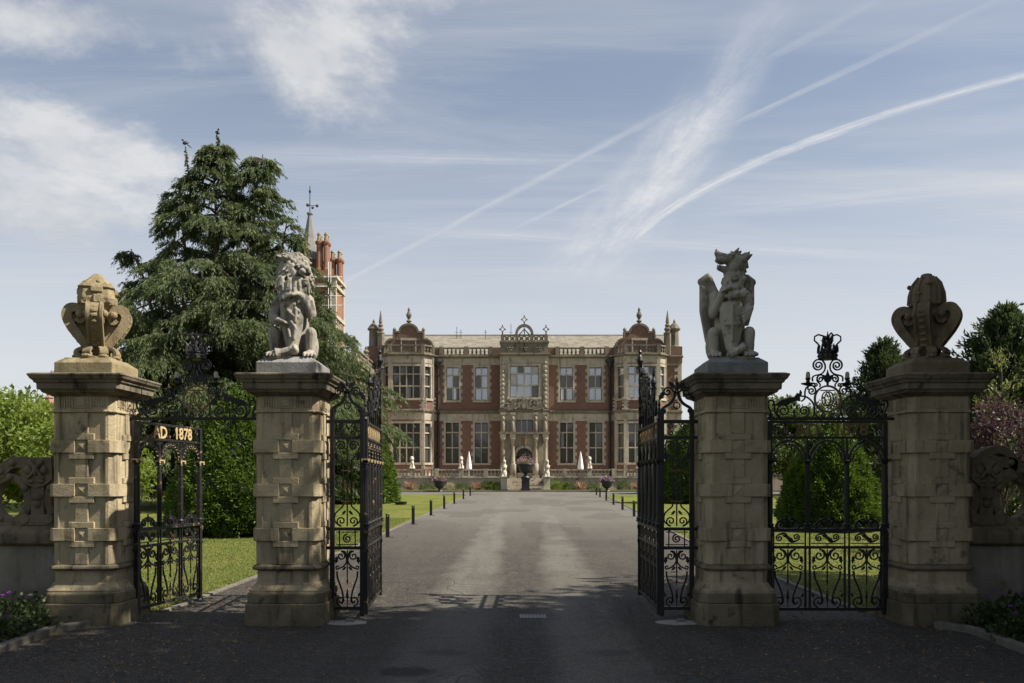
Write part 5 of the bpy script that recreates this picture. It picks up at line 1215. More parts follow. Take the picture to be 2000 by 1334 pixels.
mb.tube([(-1.9, 1.2, 38.1), (-.6, 1.2, 38.0)], .04, 5); mb.ell((-1.8, 1.2, 38.1), .22, None, 8, 5); mb.ell((-.55, 1.2, 38.0), .2, None, 8, 5); mb.ell((-1.15, 1.2, 37.75), .18, None, 8, 5); mb.build('weather_vane', M['pipe'], tw)
mb = MB()
for x in (-2.3, -1.4, 2.2, 1.9): mb.tube([(x, -3.2, 12), (x, -3.2, 29.5)], .05, 5)
for zc in (24, 25.2, 26.4, 27.6): mb.tube([(-3, -3.2, zc), (3.6, -3.2, zc)], .045, 5)
mb.tube([(2.6, -3.2, 18.2), (4.6, -3.2, 18.2)], .05, 5); mb.build('scaffolding', M['white'], tw)
st = thing('stable_block', 'low brick outbuilding with stone trim and small spired turret behind the shrubs', 'building', (-31, 66, 0))
MB().box(-11, 11, 0, 9, .4, 6.6).build('wall', M['brick_dull'], st)
MB().loft([[(-11.3, -.3, 6.6), (11.3, -.3, 6.6), (11.3, 9.3, 6.6), (-11.3, 9.3, 6.6)], [(-9.5, 4.3, 7.6), (9.5, 4.3, 7.6), (9.5, 4.7, 7.6), (-9.5, 4.7, 7.6)]]).build('roof', M['lead'], st)
for x in (-8, -4, 0, 4, 8): window(st, x, 0, 2.0, 1.5, 2.8, 2, UP, 0, True, 'glassd')
MB().lathe([(.75, 7.2), (.75, 7.6), (.85, 7.7), (.5, 8.2), (.3, 8.6), (.4, 8.7), (.18, 8.9), (.22, 9.1), (.03, 9.9)], 6, (-7.6, 4.4, 0)).build('turret', M['brick_dull'], st)
fe = thing('boarded_fence', 'beige boarded fence with dark posts beyond the dry lawn', 'fence', (26, 76, .9))
for k in range(46): MB().box(-8+k*.4, -8+k*.4+.385, -.02+.006*(k % 2), .02+.006*(k % 2), 0, 1.65).build('board', M['fence'] if 'fence' in M else M.setdefault('fence', plain('beige_boards', (.36, .30, .22), .8, 0, .12, 3)), fe)
for k in range(8): MB().box(-8+k*2.55, -8+k*2.55+.1, -.12, -.03, -.1, 1.85).build('post', M['black'], fe)
MB().box(-8, 10.3, -.05, -.025, 1.3, 1.4).build('rail', M['black'], fe)
# parked car glimpsed through the gate
car = thing('parked_car', 'dark grey hatchback parked on the forecourt near the terrace', 'car', (12.9, 73.5, gz(73.5)+.004), radians(8))
M['paint'] = plain('grey_car_paint', (.06, .065, .075), .25, .3, .05, 2); M['tyre'] = plain('tyre_rubber', (.018, .018, .018), .8); M['lampg'] = plain('lamp_glass', (.7, .7, .7), .1, .2, .05)
sec = [(-2.0, .45, .75, .78), (-1.95, .35, .95, .84), (-1.2, .28, 1.05, .88), (-.6, .25, 1.08, .89), (.9, .25, 1.06, .89), (1.7, .28, 1.0, .88), (2.0, .4, .85, .82)]
MB().loft([[(-w_, y, a), (w_, y, a), (w_*1.02, y, (a+b_)/2), (w_*.92, y, b_), (-w_*.92, y, b_), (-w_*1.02, y, (a+b_)/2)] for y, a, b_, w_ in sec]).build('body', M['paint'], car, True, .03)
MB().loft([[(-w_, y, 1.0), (w_, y, 1.0), (w_*.8, y2, z_), (-w_*.8, y2, z_)] for y, y2, z_, w_ in ((-1.0, -.35, 1.45, .8), (1.8, 1.3, 1.46, .78))]).build('cabin', M['glassd'], car)
MB().loft([[(-.62, -.38, z_), (.62, -.38, z_), (.62, 1.32, z_), (-.62, 1.32, z_)] for z_ in (1.44, 1.50)]).build('roof', M['paint'], car, bevel=.03)
for sx in (-1, 1):
    for y in (-1.25, 1.25):
        wh = MB(); wh.tube([(sx*.72, y, .31), (sx*.92, y, .31)], .31, 18); wh = wh.build('wheel', M['tyre'], car); MB().tube([(sx*.915, y, .31), (sx*.925, y, .31)], .2, 14).build('rim', M['lead'], wh)
    MB().ell((sx*.6, -1.92, .72), (.18, .08, .09)).build('headlight', M['lampg'], car); MB().ell((sx*.98, -.75, 1.05), (.1, .06, .07)).build('mirror', M['paint'], car)
MB().box(-.45, .45, -2.03, -1.95, .45, .62).build('grille', M['black'], car)
# ------------------------------------------------------------ vegetation
def unit(a): return a/np.maximum(1e-9, np.linalg.norm(a, axis=1))[:, None]
def leafquads(P_, D, L, Wd):
    n = len(P_); D = unit(D); sd = unit(np.cross(D, RNG.normal(size=(n, 3)))); L = np.broadcast_to(L, n)[:, None]; Wd = np.broadcast_to(Wd, n)[:, None]
    V = np.stack([P_, P_+D*L*.45+sd*Wd/2, P_+D*L, P_+D*L*.45-sd*Wd/2], 1).reshape(-1, 3)
    return V, np.arange(n*4).reshape(n, 4)
def leafobj(name, P_, D, L, Wd, mat, parent=None):
    V, F = leafquads(P_, D, L, Wd); return npmesh(name, V, F, mat, parent)
M['bark'] = plain('grey_brown_bark', (.075, .055, .042), .9, 0, .35, 8, .6)
M['cedar'] = leafmat('cedar_needles', (.026, .042, .014), (.122, .155, .058), .34, .6)
M['yew'] = leafmat('clipped_yew', (.040, .075, .008), (.105, .162, .018), .25, .55, 1.2)
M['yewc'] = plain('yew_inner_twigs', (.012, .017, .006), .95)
M['bright'] = leafmat('fresh_green_leaves', (.075, .125, .015), (.20, .25, .04), .4, .5)
M['mid'] = leafmat('mid_green_leaves', (.045, .075, .018), (.12, .155, .04), .35, .5)
M['dark'] = leafmat('dark_evergreen_leaves', (.020, .034, .012), (.065, .090, .030), .25, .55)
M['purple'] = leafmat('purple_leaves', (.030, .014, .018), (.085, .042, .05), .35, .5)
M['lime'] = leafmat('pale_lime_leaves', (.085, .115, .022), (.17, .19, .055), .45, .5)
M['yellow'] = leafmat('golden_hedge_leaves', (.22, .20, .02), (.40, .34, .05), .35, .5)
M['cream'] = leafmat('variegated_cream_leaves', (.22, .22, .12), (.48, .45, .30), .3, .5)
M['bronze'] = leafmat('bronze_strap_leaves', (.22, .13, .08), (.38, .25, .16), .3, .5)
M['flower'] = leafmat('violet_petals', (.20, .03, .32), (.34, .07, .48), .3, .5)
M['pink'] = leafmat('pink_petals', (.30, .13, .20), (.46, .28, .36), .3, .5)
M['soil'] = plain('bed_soil', (.035, .026, .018), .95, 0, .3, 12, .5)
def rnd_dir(n): return unit(RNG.normal(size=(n, 3)))

# great cedar: several stems, arching boughs and drooping sprays
CX, CY = -15.6, 45.0; cz = gz(CY)
ced = thing('cedar_tree', 'huge spreading dark green cedar with several trunks and drooping sprays behind the lion pillar', 'tree', (CX, CY, cz))
Rz = lambda z: np.interp(z, [0, 2, 5, 8, 10.5, 13, 15.5, 17.8, 19.6], [5.5, 7.2, 8.3, 8.4, 7.4, 5.9, 4.4, 2.7, .5])
rt = random.Random(21)
stems = []
for k, (bx, by, tx, ty, h) in enumerate(((.0, 0, -.2, 0, 19.3), (.8, .3, 2.2, .2, 18.8), (-.6, .2, -2.3, .3, 16.9), (1.3, -.3, 3.9, -.6, 15.2), (-1.0, -.4, -4.4, -.5, 13.6), (.3, .9, .8, 2.8, 15.6), (0, -.9, -1.0, -3.4, 12.3), (2.0, .5, 5.6, .8, 11.8), (-1.4, .3, -6.0, .6, 10.6))):
    pts = [(bx+(tx-bx)*(f**1.4)+rt.uniform(-.12, .12), by+(ty-by)*(f**1.4)+rt.uniform(-.12, .12), h*f) for f in [i/9 for i in range(10)]]
    stems.append((pts, h)); MB().tube(pts, [.34*(1-.93*i/9) for i in range(10)], 7).build('trunk', M['bark'], ced)
bm_ = MB(); PP = []; DD = []; LL = []
NB = 600
for k in range(NB):
    f = (k+rt.random())/NB; z = 1.2+18.0*f**1.05
    c = [s for s in stems if s[1] > z+.15]; pts, h = rt.choice(c) if c else stems[rt.randrange(2)]
    z = min(z, h*.985); g = z/h*9; i = min(8, int(g)); p0 = np.array(pts[i])+(np.array(pts[i+1])-np.array(pts[i]))*(g-i)
    az = rt.uniform(0, 2*pi); R = float(Rz(z))*rt.uniform(.55, 1.08)*(1.12 if cos(az) > .3 and z > 3 else 1.0)*(1.0 if z < 6 else rt.uniform(.72, 1.0)); cx_ = .4 if z < 12 else .4*.6+p0[0]*.4
    v0 = np.array([cx_+R*cos(az), R*sin(az)])-p0[:2]
    if rt.random() < (z-7.0)/6.5: v0 = np.array([cos(az), sin(az)])*min(4.6, .35+.55*(h-z))*rt.uniform(.6, 1.12)
    L = max(.7, float(np.linalg.norm(v0))); d = v0/np.linalg.norm(v0); up = rt.uniform(.35, .75) if z > 10 else rt.uniform(.15, .5)
    n = 8; path = []
    for j in range(n+1):
        t_ = j/n; path.append((p0[0]+d[0]*L*t_, p0[1]+d[1]*L*t_, z+L*(up*t_-(up+.10)*t_**2.2)))
    bm_.tube(path, [.05*(1-.85*j/n) for j in range(n+1)], 4)
    nt = int(8+L*4.6)
    for q in range(nt):
        t_ = .30+.72*((q+rt.random())/nt)**.85; t_ = min(t_, 1.0); u_ = t_*n; j = min(n-1, int(u_)); a = np.array(path[j]); b_ = np.array(path[j+1]); pt = a+(b_-a)*(u_-j)
        sgn = -1 if q % 2 else 1; th = rt.uniform(.25, 1.0)*sgn; dr = np.array([d[0]*cos(th)-d[1]*sin(th), d[0]*sin(th)+d[1]*cos(th), rt.uniform(-.45, .35)])
        TL = rt.uniform(.5, 1.4)*(1.2-.5*t_)*(0.55+.1*min(L, 6)); m = int(9+TL*17)
        s_ = np.linspace(.05, 1, m); pts_ = pt+dr*TL*s_[:, None]; pts_[:, 2] -= .75*TL*s_**2; pts_ += RNG.normal(0, .035, pts_.shape)
        side = np.array([-dr[1], dr[0], 0]); sg = np.where(np.arange(m) % 2 == 0, 1, -1)[:, None]
        dd = dr*.8+side*sg*RNG.uniform(.1, .55, (m, 1)); dd[:, 2] -= RNG.uniform(.35, 1.25, m)
        PP.append(pts_); DD.append(dd); LL.append(RNG.uniform(.14, .36, m)*(1.1-.4*s_))
PP = np.concatenate(PP); DD = np.concatenate(DD); LL = np.concatenate(LL)
leafobj('foliage', PP, DD, LL, LL*.20, M['cedar'], ced)
k = RNG.random(len(PP)) < .55
D2 = DD[k].copy(); D2[:, 2] -= .5; D2[:, :2] += RNG.normal(0, .3, (k.sum(), 2)); leafobj('foliage_tips', PP[k]+RNG.normal(0, .05, (k.sum(), 3)), D2, LL[k]*.9, LL[k]*.22, M['cedar'], ced)
bm_.build('boughs', M['bark'], ced)
def bird(loc, label, rz):
    mb = MB(); mb.ell((0, 0, .16), (.085, .17, .085), (.5, 0, 0)); mb.ell((0, -.14, .27), (.055, .06, .055)); mb.tube([(0, -.18, .27), (0, -.26, .26)], [.02, .004], 6); mb.cap((0, .14, .09), (0, .33, -.02), .04, .02, 8)
    for s_ in (-1, 1): mb.cap((s_*.03, 0, .1), (s_*.03, -.01, -.04), .016, .012, 6); mb.ell((s_*.075, .04, .16), (.03, .16, .06), (.5, 0, 0))
    o = remesh(mb, .02, 'crow', M['black'], None, 1); o.location = loc; o.rotation_euler = (0, 0, rz); tag(o, label, 'bird', 'crows on the cedar')
bird(at(425, 264.5, 45.0), 'black crow perched on the topmost tip of the cedar', .6); bird(at(362, 285, 44.5), 'black crow perched on a lower side tip of the cedar', -.8)
for p in (at(425, 266, 45.0), at(362, 287, 44.5)):      # the leading shoots they sit on
    q = Vector(p)-Vector((CX, CY, cz)); top = Vector((.1 if q.x > -1 else -1.5, 0, 18.3 if q.x > -1 else 16.2)); MB().tube([top, (top+q)/2+Vector((0, 0, .2)), q], [.06, .04, .02], 5).build('leading_shoot', M['bark'], ced)
    n = 130; f = RNG.random(n)**.8; PT = np.array(top)*(1-f)[:, None]+np.array(q)*f[:, None]; D = rnd_dir(n); D[:, 2] = -.2; leafobj('shoot_foliage', PT, D, .34*(1.25-f), .09, M['cedar'], ced)

def broadleaf(name, label, loc, h, rx, ry, zlo, K, per, mat, L=.16, cr=.55, trunk=.16, up=0.0, cone=0.0, cat='tree', group=None, stems_=5, seed=1):
    """tapered trunk and limbs, crown of leaf clumps through its volume"""
    t = thing(name, label, cat, loc, 0, group); r_ = random.Random(seed); zc, rz_ = (zlo+h)/2, (h-zlo)/2
    cs = []
    while len(cs) < K:
        v = np.array([r_.gauss(0, 1) for _ in range(3)]); v /= np.linalg.norm(v); v *= r_.uniform(.35, 1.0)**.6
        s_ = 1-cone*(v[2]*.5+.5); cs.append((v[0]*rx*s_, v[1]*ry*s_, zc+v[2]*rz_))
    MB().tube([(0, 0, -.1), (r_.uniform(-.1, .1), 0, h*.3), (r_.uniform(-.2, .2), .1, h*.62), (0, 0, h*.88)], [trunk, trunk*.75, trunk*.45, trunk*.1], 8).build('trunk', M['bark'], t)
    mb = MB()
    for c in cs[:max(stems_, K//3)]:
        z0 = max(.15*h, min(c[2]*.55, h*.7)); mb.tube([(0, 0, z0), (c[0]*.5, c[1]*.5, (z0+c[2])/2+.1*h*.3), c], [trunk*.38, trunk*.22, trunk*.06], 5)
    mb.build('limbs', M['bark'], t)
    c = np.repeat(np.array(cs), per, 0); n = len(c); sz = np.repeat(np.array([cr*r_.uniform(.6, 1.25) for _ in cs]), per)
    d = rnd_dir(n); P_ = c+d*(RNG.random(n)**.45*sz)[:, None]*np.array([1.15, 1.15, .8])
    D = d*.8+RNG.normal(0, .55, (n, 3)); D[:, 2] += up-.1
    leafobj('crown', P_, D, L*RNG.uniform(.6, 1.3, n), L*.5*RNG.uniform(.7, 1.2, n), mat, t)
    return t
def feather(name, label, loc, h, r, n, mat, group=None, seed=1, L=.5, lean=.6, trunk=.2):
    """upright feathery conifer: whorls of ascending plumes"""
    t = thing(name, label, 'tree', loc, 0, group); r_ = random.Random(seed)
    MB().tube([(0, 0, -.1), (.1, 0, h*.5), (0, 0, h*.97)], [trunk, trunk*.6, .02], 7).build('trunk', M['bark'], t)
    P_ = []; D = []; LL = []; mb = MB()
    for k in range(n):
        f = r_.random()**.9; z = h*(.06+.93*f); R = r*(1-f**1.6)**.75*r_.uniform(.55, 1.12)+.1; az = r_.uniform(0, 2*pi); a = np.array([cos(az)*R*.25, sin(az)*R*.25, z-R*.3]); b_ = np.array([cos(az)*R, sin(az)*R, z+R*lean*.45+.25*r_.random()])
        if k % 3 == 0: mb.tube([(.1*min(1, a[2]/h*2)*(1 if a[2] < h*.5 else 2*(1-a[2]/h)), 0, max(.05, a[2])), tuple(b_)], [.035, .008], 4)
        m = 26; s_ = RNG.random(m)**.7; pt = a+(b_-a)*s_[:, None]+RNG.normal(0, .11, (m, 3))*(1.1-.6*s_)[:, None]; dr = (b_-a)/np.linalg.norm(b_-a)
        P_.append(pt); dd = dr+RNG.normal(0, .55, (m, 3)); dd[:, 2] += .2; D.append(dd); LL.append(L*RNG.uniform(.4, .9, m)*(1.1-.4*s_))
    mb.build('boughs', M['bark'], t)['kind'] = 'stuff'; P_ = np.concatenate(P_); D = np.concatenate(D); LL = np.concatenate(LL); leafobj('crown', P_, D, LL, LL*.3, mat, t); return t
def topiary(name, label, loc, pr, n, mat, L=.15, group='clipped yews'):
    t = thing(name, label, 'topiary', loc, 0, group)
    z = np.array([b for a, b in pr]); r = np.array([a for a, b in pr])
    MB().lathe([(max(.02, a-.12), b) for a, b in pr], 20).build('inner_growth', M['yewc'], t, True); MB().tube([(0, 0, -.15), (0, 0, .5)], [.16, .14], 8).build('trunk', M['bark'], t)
    seg = np.sqrt(np.diff(z)**2+np.diff(r)**2)*(r[1:]+r[:-1]+.02); cum_ = np.concatenate([[0], np.cumsum(seg)])/seg.sum()
    q = RNG.random(n); zz_ = np.interp(q, cum_, z); rr_ = np.interp(zz_, z, r); a = RNG.uniform(0, 2*pi, n)
    lump = .10*np.sin(a*5+zz_*1.3)*np.cos(zz_*2.1+a*2)+.07*np.sin(a*11-zz_*4)+.04*np.sin(a*23+zz_*9)
    k = np.interp(zz_, z[:-1], -np.diff(r)/np.maximum(.01, np.diff(z))); nrm = unit(np.stack([np.cos(a), np.sin(a), np.clip(k, -.5, 3)], 1))
    P_ = np.stack([rr_*np.cos(a), rr_*np.sin(a), zz_], 1)+nrm*(lump-.10+.06*RNG.random(n))[:, None]; D = nrm+RNG.normal(0, .6, (n, 3)); D[:, 2] += .15; Lv = L*RNG.uniform(.5, 1.5, n); stray = RNG.random(n) < .05; Lv[stray] *= 1.5; P_ += RNG.normal(0, .03, P_.shape)
    leafobj('clipped_foliage', P_, D, Lv, L*.40, mat, t); return t
def G(x, y): return (x, y, gz(y))
topiary('clipped_yew', 'tall cone-shaped clipped yew behind the open side gate', G(-8.05, 26), [(2.2, .08), (2.42, .5), (2.25, 1.4), (1.75, 2.4), (1.05, 3.5), (.5, 4.3), (.05, 4.75)], 52000, M['yew'], .115)
topiary('clipped_yew', 'broad flat-topped clipped yew on the lawn beyond the lion side gate leaf', G(-9.35, 50), [(2.45, .05), (2.6, .5), (2.2, 2.4), (1.7, 4.2), (1.2, 5.2), (.7, 5.5), (.05, 5.6)], 30000, M['yew'], .2)
topiary('clipped_yew', 'small rounded cone yew on the lawn behind the closed side gate', G(10.25, 27.2), [(1.35, .06), (1.55, .4), (1.4, 1.2), (1.05, 2.1), (.6, 2.9), (.05, 3.45)], 30000, M['yew'], .125)
topiary('clipped_yew', 'dark clipped yew far across the lawn behind the griffin side panel', G(10.9, 50), [(2.0, .05), (2.2, .5), (1.9, 2.0), (1.3, 3.6), (.6, 4.6), (.05, 5.0)], 16000, M['yew'], .2)
# left background
broadleaf('lawn_tree', 'bright green leafy tree behind the pierced parapet by the castle finial pillar', G(-20.8, 33), 5.0, 4.4, 3.0, .4, 95, 230, M['bright'], .22, .75, .16, seed=4)
broadleaf('lawn_tree', 'fresh green bush growing against the cedar behind the castle finial pillar', G(-15.7, 31), 4.3, 2.2, 2.0, .3, 45, 220, M['bright'], .2, .6, .1, seed=5)
def shrub(name, label, loc, rx, ry, h, n, mat, L=.12, group='shrubs', cat='shrub', spiky=False):
    t = thing(name, label, cat, loc, 0, group); MB().tube([(0, 0, -.05), (0, 0, h*.5)], [.04, .02], 5).build('stem', M['bark'], t)
    d = rnd_dir(n); d[:, 2] = np.abs(d[:, 2])
    if spiky: P_ = RNG.normal(0, .06, (n, 3)); P_[:, 2] = .02; D = d*np.array([1, 1, .9]); D[:, 2] += .25; leafobj('foliage', P_, D, h*RNG.uniform(.7, 1.25, n), .05, mat, t)
    else:
        lump = 1+.16*np.sin(d[:, 0]*6+h)*np.cos(d[:, 1]*5+rx*3); P_ = d*np.array([rx, ry, h*.92])*(lump*RNG.uniform(.72, 1.0, n))[:, None]; leafobj('foliage', P_, d+RNG.normal(0, .6, (n, 3)), L*RNG.uniform(.6, 1.4, n), L*.5, mat, t)
    return t
shrub('golden_hedge', 'golden yellow clipped hedge in front of the outbuilding', G(-23.0, 58), 1.9, .8, 1.6, 2600, M['yellow'], .16); shrub('variegated_shrub', 'round cream variegated shrub beside the golden hedge', G(-25.3, 57), .95, .8, 1.35, 1500, M['cream'], .14); shrub('variegated_shrub', 'smaller cream shrub at the end of the outbuilding border', G(-27.0, 57), .7, .7, 1.1, 1000, M['cream'], .14)
shrub('dark_shrub', 'dark green shrub behind the golden hedge', G(-25.0, 59.5), 1.6, .8, 2.3, 1500, M['mid'], .16)
# right background
feather('conifer', 'feathery dark conifer rising behind the dome finial pillar on the house side', G(17.6, 40), 7.9, 2.7, 620, M['dark'], 'conifers beyond the wall', 3)
feather('conifer', 'taller dark conifer with ragged top behind the shaded parapet', G(19.3, 33), 8.1, 3.5, 700, M['dark'], 'conifers beyond the wall', 4)
feather('conifer', 'dark conifer filling the gap between the two larger conifers', G(22.5, 40), 7.2, 2.6, 420, M['dark'], 'conifers beyond the wall', 5)
feather('conifer', 'dark conifer at the outer end of the group beyond the wall', G(23.5, 30), 8.4, 3.0, 420, M['dark'], 'conifers beyond the wall', 6)
broadleaf('purple_tree', 'small purple-leaved tree behind the shaded parapet', G(11.35, 19.5), 3.75, .85, .8, 1.5, 34, 110, M['purple'], .1, .28, .05, seed=8)
feather('young_conifer', 'pale lime green young tree in front of the dark conifers', G(13.3, 23), 5.4, .85, 46, M['lime'], None, 9, .2, .9, .05)
broadleaf('dark_bush', 'dark bush behind the shaded parapet beside the purple tree', G(14.2, 18.5), 3.0, 1.9, 1.4, .2, 50, 170, M['dark'], .15, .5, .08, seed=10); broadleaf('dark_bush', 'dark bush under the tall ragged conifer beyond the wall', G(15.8, 24), 3.6, 2.2, 1.6, .2, 50, 150, M['dark'], .17, .6, .08, seed=11)
for k, (x, y, h, r, lb) in enumerate(((20.0, 62, 7.2, 3.4, 'spreading mid green tree beyond the closed side gate, nearest the fence'), (25.5, 66, 7.6, 3.8, 'mid green tree beyond the closed side gate next to the conifers'), (15.5, 70, 5.6, 2.6, 'low mid green tree beside the mansion end'), (31, 60, 8.5, 4.0, 'large mid green tree behind the conifers'))):
    broadleaf('park_tree', lb, G(x, y), h, r, r*.9, 1.6, 60, 200, M['mid'], .3, .95, .2, seed=20+k, group='park trees')
# trees that shade the forecourt from outside the view, on the sunny side and behind the photographer
for k, (x, y, h, r, zl, lb) in enumerate(((8.6, 6.4, 15.0, 3.3, 5.0, 'lime tree beside the approach, close to the wall'), (13.8, 10.0, 12.8, 4.4, 2.4, 'lime tree overhanging the boundary wall'), (14.5, .5, 13.0, 4.2, 3.5, 'lime tree at the road corner'))):
    broadleaf('roadside_tree', lb, (x, y, 0), h, r, r, zl, 130, 150, M['mid'], .40, 1.15, .25, seed=40+k, group='roadside trees outside the gates')
broadleaf('added_shade_tree', 'unseen bushy tree added outside the wall to darken the domed finial pillar', (10.9, 11.3, 0), 6.8, 2.4, 2.2, 1.4, 80, 140, M['dark'], .3, .8, .15, seed=71)  # added out of view to cut the sky light on the outer pillar
broadleaf('added_shade_tree', 'unseen bush added outside the flower bed to keep sky light off the domed finial pillar', (9.1, 8.1, 0), 5.0, 1.9, 1.7, .4, 60, 140, M['dark'], .25, .65, .12, seed=72)  # also added unseen, blocks that pillar's sky from the front
for k in range(9): broadleaf('roadside_tree', 'tall tree in the belt across the road', (-36+k*9+(k % 3), -24-(k % 2)*4, 0), 9.5+(k*7 % 4), 5.2, 3.5, 1.2, 50, 110, M['mid'], .7, 1.7, .3, seed=60+k, group='trees across the road')
# distant tree belt that reads as one mass
n = 26000; x = RNG.uniform(-260, 300, n); base = 4.5+2.5*np.sin(x*.06)+1.8*np.sin(x*.19+1)+1.0*np.sin(x*.47); zz_ = RNG.random(n)**.7*base; y = 175+RNG.uniform(-6, 10, n)-.6*zz_
leafobj('distant_woodland', np.stack([x, y, .9+zz_], 1), rnd_dir(n)+np.array([0, -.4, .5]), RNG.uniform(.9, 1.9, n), .9, M['mid']); tag(C.objects['distant_woodland'], 'distant belt of trees on the horizon', 'woodland', kind='stuff')

# ------------------------------------------------------------ flower beds by the gate
def bed(s_, label):
    x0 = s_*5.25; mb = MB(); pts = [(x0, 7.2), (s_*5.32, 9.7), (s_*5.05, 10.12), (s_*7.6, 10.5), (s_*8.4, 7.0)]
    if s_ < 0: pts = pts[::-1]
    mb.loft([[(x, y, -.03) for x, y in pts], [(x*.99+s_*.06, y, .05) for x, y in pts]]); o = mb.build('flower_bed_soil', M['soil']); tag(o, kind='structure')
    k = 0
    for (x, y, r, h) in ((5.75, 9.75, .42, .38), (6.25, 9.5, .5, .46), (5.68, 9.15, .36, .34), (6.15, 8.85, .5, .42), (6.6, 9.2, .5, .5), (5.85, 8.35, .42, .36), (6.5, 8.3, .5, .42), (7.1, 9.1, .5, .5)):
        t = thing('flowering_geranium', label, 'plant', (s_*x, y, .03), 0, 'geraniums by the '+('open' if s_ < 0 else 'closed')+' side gate'); n = 1500
        d = rnd_dir(n); d[:, 2] = np.abs(d[:, 2]); P_ = d*np.array([r*1.1, r*1.1, h])*(RNG.uniform(.55, 1.0, n)*(1+.2*np.sin(d[:, 0]*7+k)))[:, None]
        leafobj('leaves', P_, d+RNG.normal(0, .7, (n, 3)), .055*RNG.uniform(.6, 1.4, n), .04, M['dark'], t)
        mb = MB()
        for q in range(10): a = 2*pi*q/10; mb.tube([(0, 0, 0), (r*.5*cos(a), r*.5*sin(a), h*.6), (r*.75*cos(a), r*.75*sin(a), h*.95)], .004, 4)
        mb.build('stems', M['mid'], t)
        nf = 6 if k % 2 else 4; c = np.repeat(rnd_dir(nf)*np.array([r, r*.9, 0])+np.array([0, 0, h*.92]), 10, 0); c[:, 2] += np.repeat(RNG.uniform(-.05, .08, nf), 10); D = rnd_dir(nf*10); D[:, 2] = np.abs(D[:, 2])*.5
        leafobj('petals', c, D, .028, .022, M['flower'], t)['kind'] = 'stuff'; k += 1
bed(-1, 'low leafy geranium with small purple flowers, below the wall of the castle finial pillar'); bed(1, 'low leafy geranium with violet flowers, below the wall of the domed finial pillar')
for s_, nm in ((-1, 'castle'), (1, 'domed')):
    t = thing('bed_kerb', 'worn stone kerb edging the flower bed by the '+nm+' finial pillar', 'kerb', (0, 0, 0), 0, 'kerbs of the flower beds')
    pts = [(5.1, 6.6), (5.16, 7.5), (5.2, 8.4), (5.27, 9.2), (5.3, 9.72), (5.06, 10.1)]
    for (xa, ya), (xb, yb) in zip(pts, pts[1:]):
        L = sqrt((xb-xa)**2+(yb-ya)**2); MB().box(.006, L-.006, -.055, .055, -.08, .085).build('kerb_stone', M['kerb'], t, bevel=.015, loc=(s_*xa, ya, 0), rz=atan2(yb-ya, s_*(xb-xa)), seg=2)
# fallen leaves and grit swept to the edges
n = 3200; x = RNG.normal(0, 1, n)*.75+np.where(RNG.random(n) < .5, -1, 1)*RNG.uniform(2.4, 5.1, n); y = RNG.uniform(7.2, 14.5, n); k = (np.abs(x) < 5.15) & ~((np.abs(np.abs(x)-2.755) < .55) & (np.abs(y-10.68) < .55)); x, y = x[k], y[k]; n = len(x)
D = rnd_dir(n); D[:, 2] *= .15; V, F = leafquads(np.stack([x, y, .008+.0123*np.maximum(0, y-12)+.01*RNG.random(n)], 1), D, .034*RNG.uniform(.3, 1.5, n), .02)
M['litter'] = leafmat('fallen_leaves', (.10, .055, .025), (.30, .20, .10), .1, .8); tag(npmesh('leaf_litter', V, F, M['litter']), 'dry fallen leaves scattered on the asphalt', 'leaves', kind='stuff')

n = 2600; x = RNG.uniform(-5, 5, n); y = 7.0+RNG.random(n)**1.6*12; k = np.abs(np.abs(x)-2.755) > .52; x, y = x[k], y[k]; n = len(x); D = rnd_dir(n); V, F = leafquads(np.stack([x, y, .006+np.clip((y-12)*.0123, 0, 1)], 1), D, .013*RNG.uniform(.5, 1.6, n), .012)
tag(npmesh('loose_grit', V, F, M['kerb']), 'loose pale grit scattered over the drive', 'gravel', kind='stuff')

# ------------------------------------------------------------ planting and urns before the terrace
rp = random.Random(31)
pl = [(-13.2, 'yellow'), (-12.2, 'mid'), (-10.6, 'bronze'), (-9.1, 'mid'), (-6.9, 'cream'), (-5.9, 'mid'), (-4.5, 'bronze'), (-3.6, 'mid'), (-2.95, 'ball'), (2.95, 'ball'), (4.0, 'mid'), (5.2, 'bronze'), (6.4, 'mid'), (7.3, 'cream'), (9.1, 'mid'), (10.4, 'bronze'), (11.6, 'mid'), (12.8, 'cream'), (14.0, 'mid')]
nm = {'yellow': 'orange and yellow bedding flowers', 'mid': 'green leafy shrub', 'bronze': 'spiky bronze phormium', 'cream': 'pale variegated shrub', 'ball': 'clipped round box ball'}
for x, kd in pl:
    side = 'lion' if x < 0 else 'griffin'; wh = ('at the foot of the steps' if abs(x) < 3 else 'near the steps' if abs(x) < 5 else 'below the terrace statue' if abs(x) < 8 else 'below the bay window' if abs(x) < 11 else 'at the outer corner of the terrace' if abs(x) > 13.5 else 'at the far end of the terrace')
    lb = nm[kd]+' '+wh+', '+side+' pillar side'; lo = (HO.x+x, 78.2, gz(78.2)+.13)
    if kd == 'bronze': shrub('phormium', lb, lo, .6, .5, .95, 170, M['bronze'], group='terrace planting', spiky=True)
    elif kd == 'ball': shrub('box_ball', lb, lo, .85, .6, .85, 2600, M['bright'], .09, 'terrace planting')
    else: shrub('border_shrub', lb, lo, rp.uniform(.6, .9), .5, rp.uniform(.6, 1.0) if kd != 'yellow' else .4, 900, M[kd], .11, 'terrace planting')
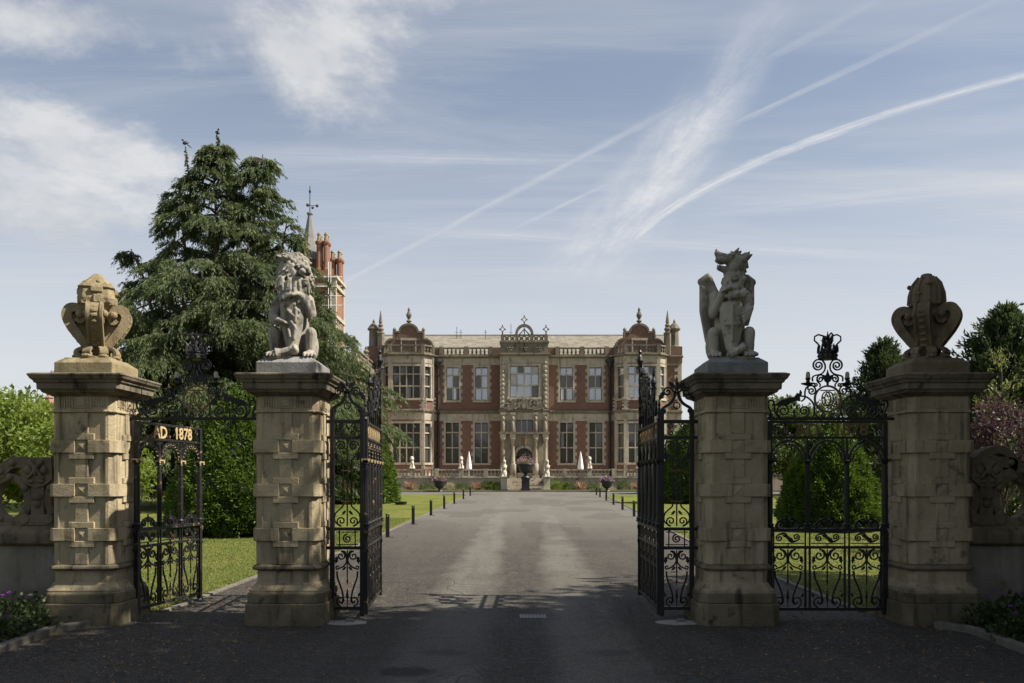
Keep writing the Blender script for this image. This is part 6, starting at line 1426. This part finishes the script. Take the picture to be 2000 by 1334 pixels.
def urn(loc, s_, label, flowers, ped=0.0):
    t = thing('planted_urn', label, 'urn', loc, 0, 'black urns before the terrace')
    if ped: MB().box(-.42, .42, -.42, .42, 0, .2).box(-.36, .36, -.36, .36, .2, ped-.1).box(-.42, .42, -.42, .42, ped-.1, ped).build('pedestal', M['black'], t, bevel=.02)
    MB().lathe([(.34*s_, ped-.01), (.34*s_, ped+.08*s_), (.14*s_, ped+.16*s_), (.12*s_, ped+.3*s_), (.35*s_, ped+.42*s_), (.48*s_, ped+.62*s_), (.46*s_, ped+.72*s_), (.62*s_, ped+.95*s_), (.62*s_, ped+1.0*s_), (.5*s_, ped+1.0*s_)], 18).build('bowl', M['black'], t, True)
    n = 700; d = rnd_dir(n); d[:, 2] = np.abs(d[:, 2]); P_ = d*np.array([.5, .5, .35])*s_*RNG.uniform(.5, 1, (n, 1))+np.array([0, 0, ped+.98*s_]); leafobj('leaves', P_, d+RNG.normal(0, .5, (n, 3)), .14, .06, M['bright'], t)
    for m_, hh, q in flowers:
        d = rnd_dir(q); d[:, 2] = np.abs(d[:, 2]); P_ = d*np.array([.62, .62, hh])*s_*RNG.uniform(.75, 1.05, (q, 1))+np.array([0, 0, ped+1.0*s_]); leafobj('petals', P_, d+RNG.normal(0, .5, (q, 3)), .12, .08, M[m_], t)['kind'] = 'stuff'
urn((HO.x, 76.95, gz(76.95)+.13), 1.3, 'black urn of pink flowers on a tall pedestal in front of the steps', (('pink', .5, 170), ('bronze', .75, 60), ('flower', .3, 60)), 1.1)
urn((HO.x-7.75, 76.0, gz(76)+.004), 1.0, 'black urn with purple and yellow flowers on the lion pillar side of the forecourt', (('flower', .35, 160), ('yellow', .5, 90)))
urn((HO.x+7.3, 76.0, gz(76)+.004), 1.0, 'black urn with purple and white flowers on the griffin pillar side of the forecourt', (('flower', .35, 160), ('cream', .45, 70)))
t = thing('garden_tray', 'small dark tray lying on the lawn by the broad yew', 'tray', G(-6.25, 47.5)); MB().lathe([(.3, .0), (.36, .16), (.34, .17), (.28, .03)], 12).build('tray', M['black'], t)
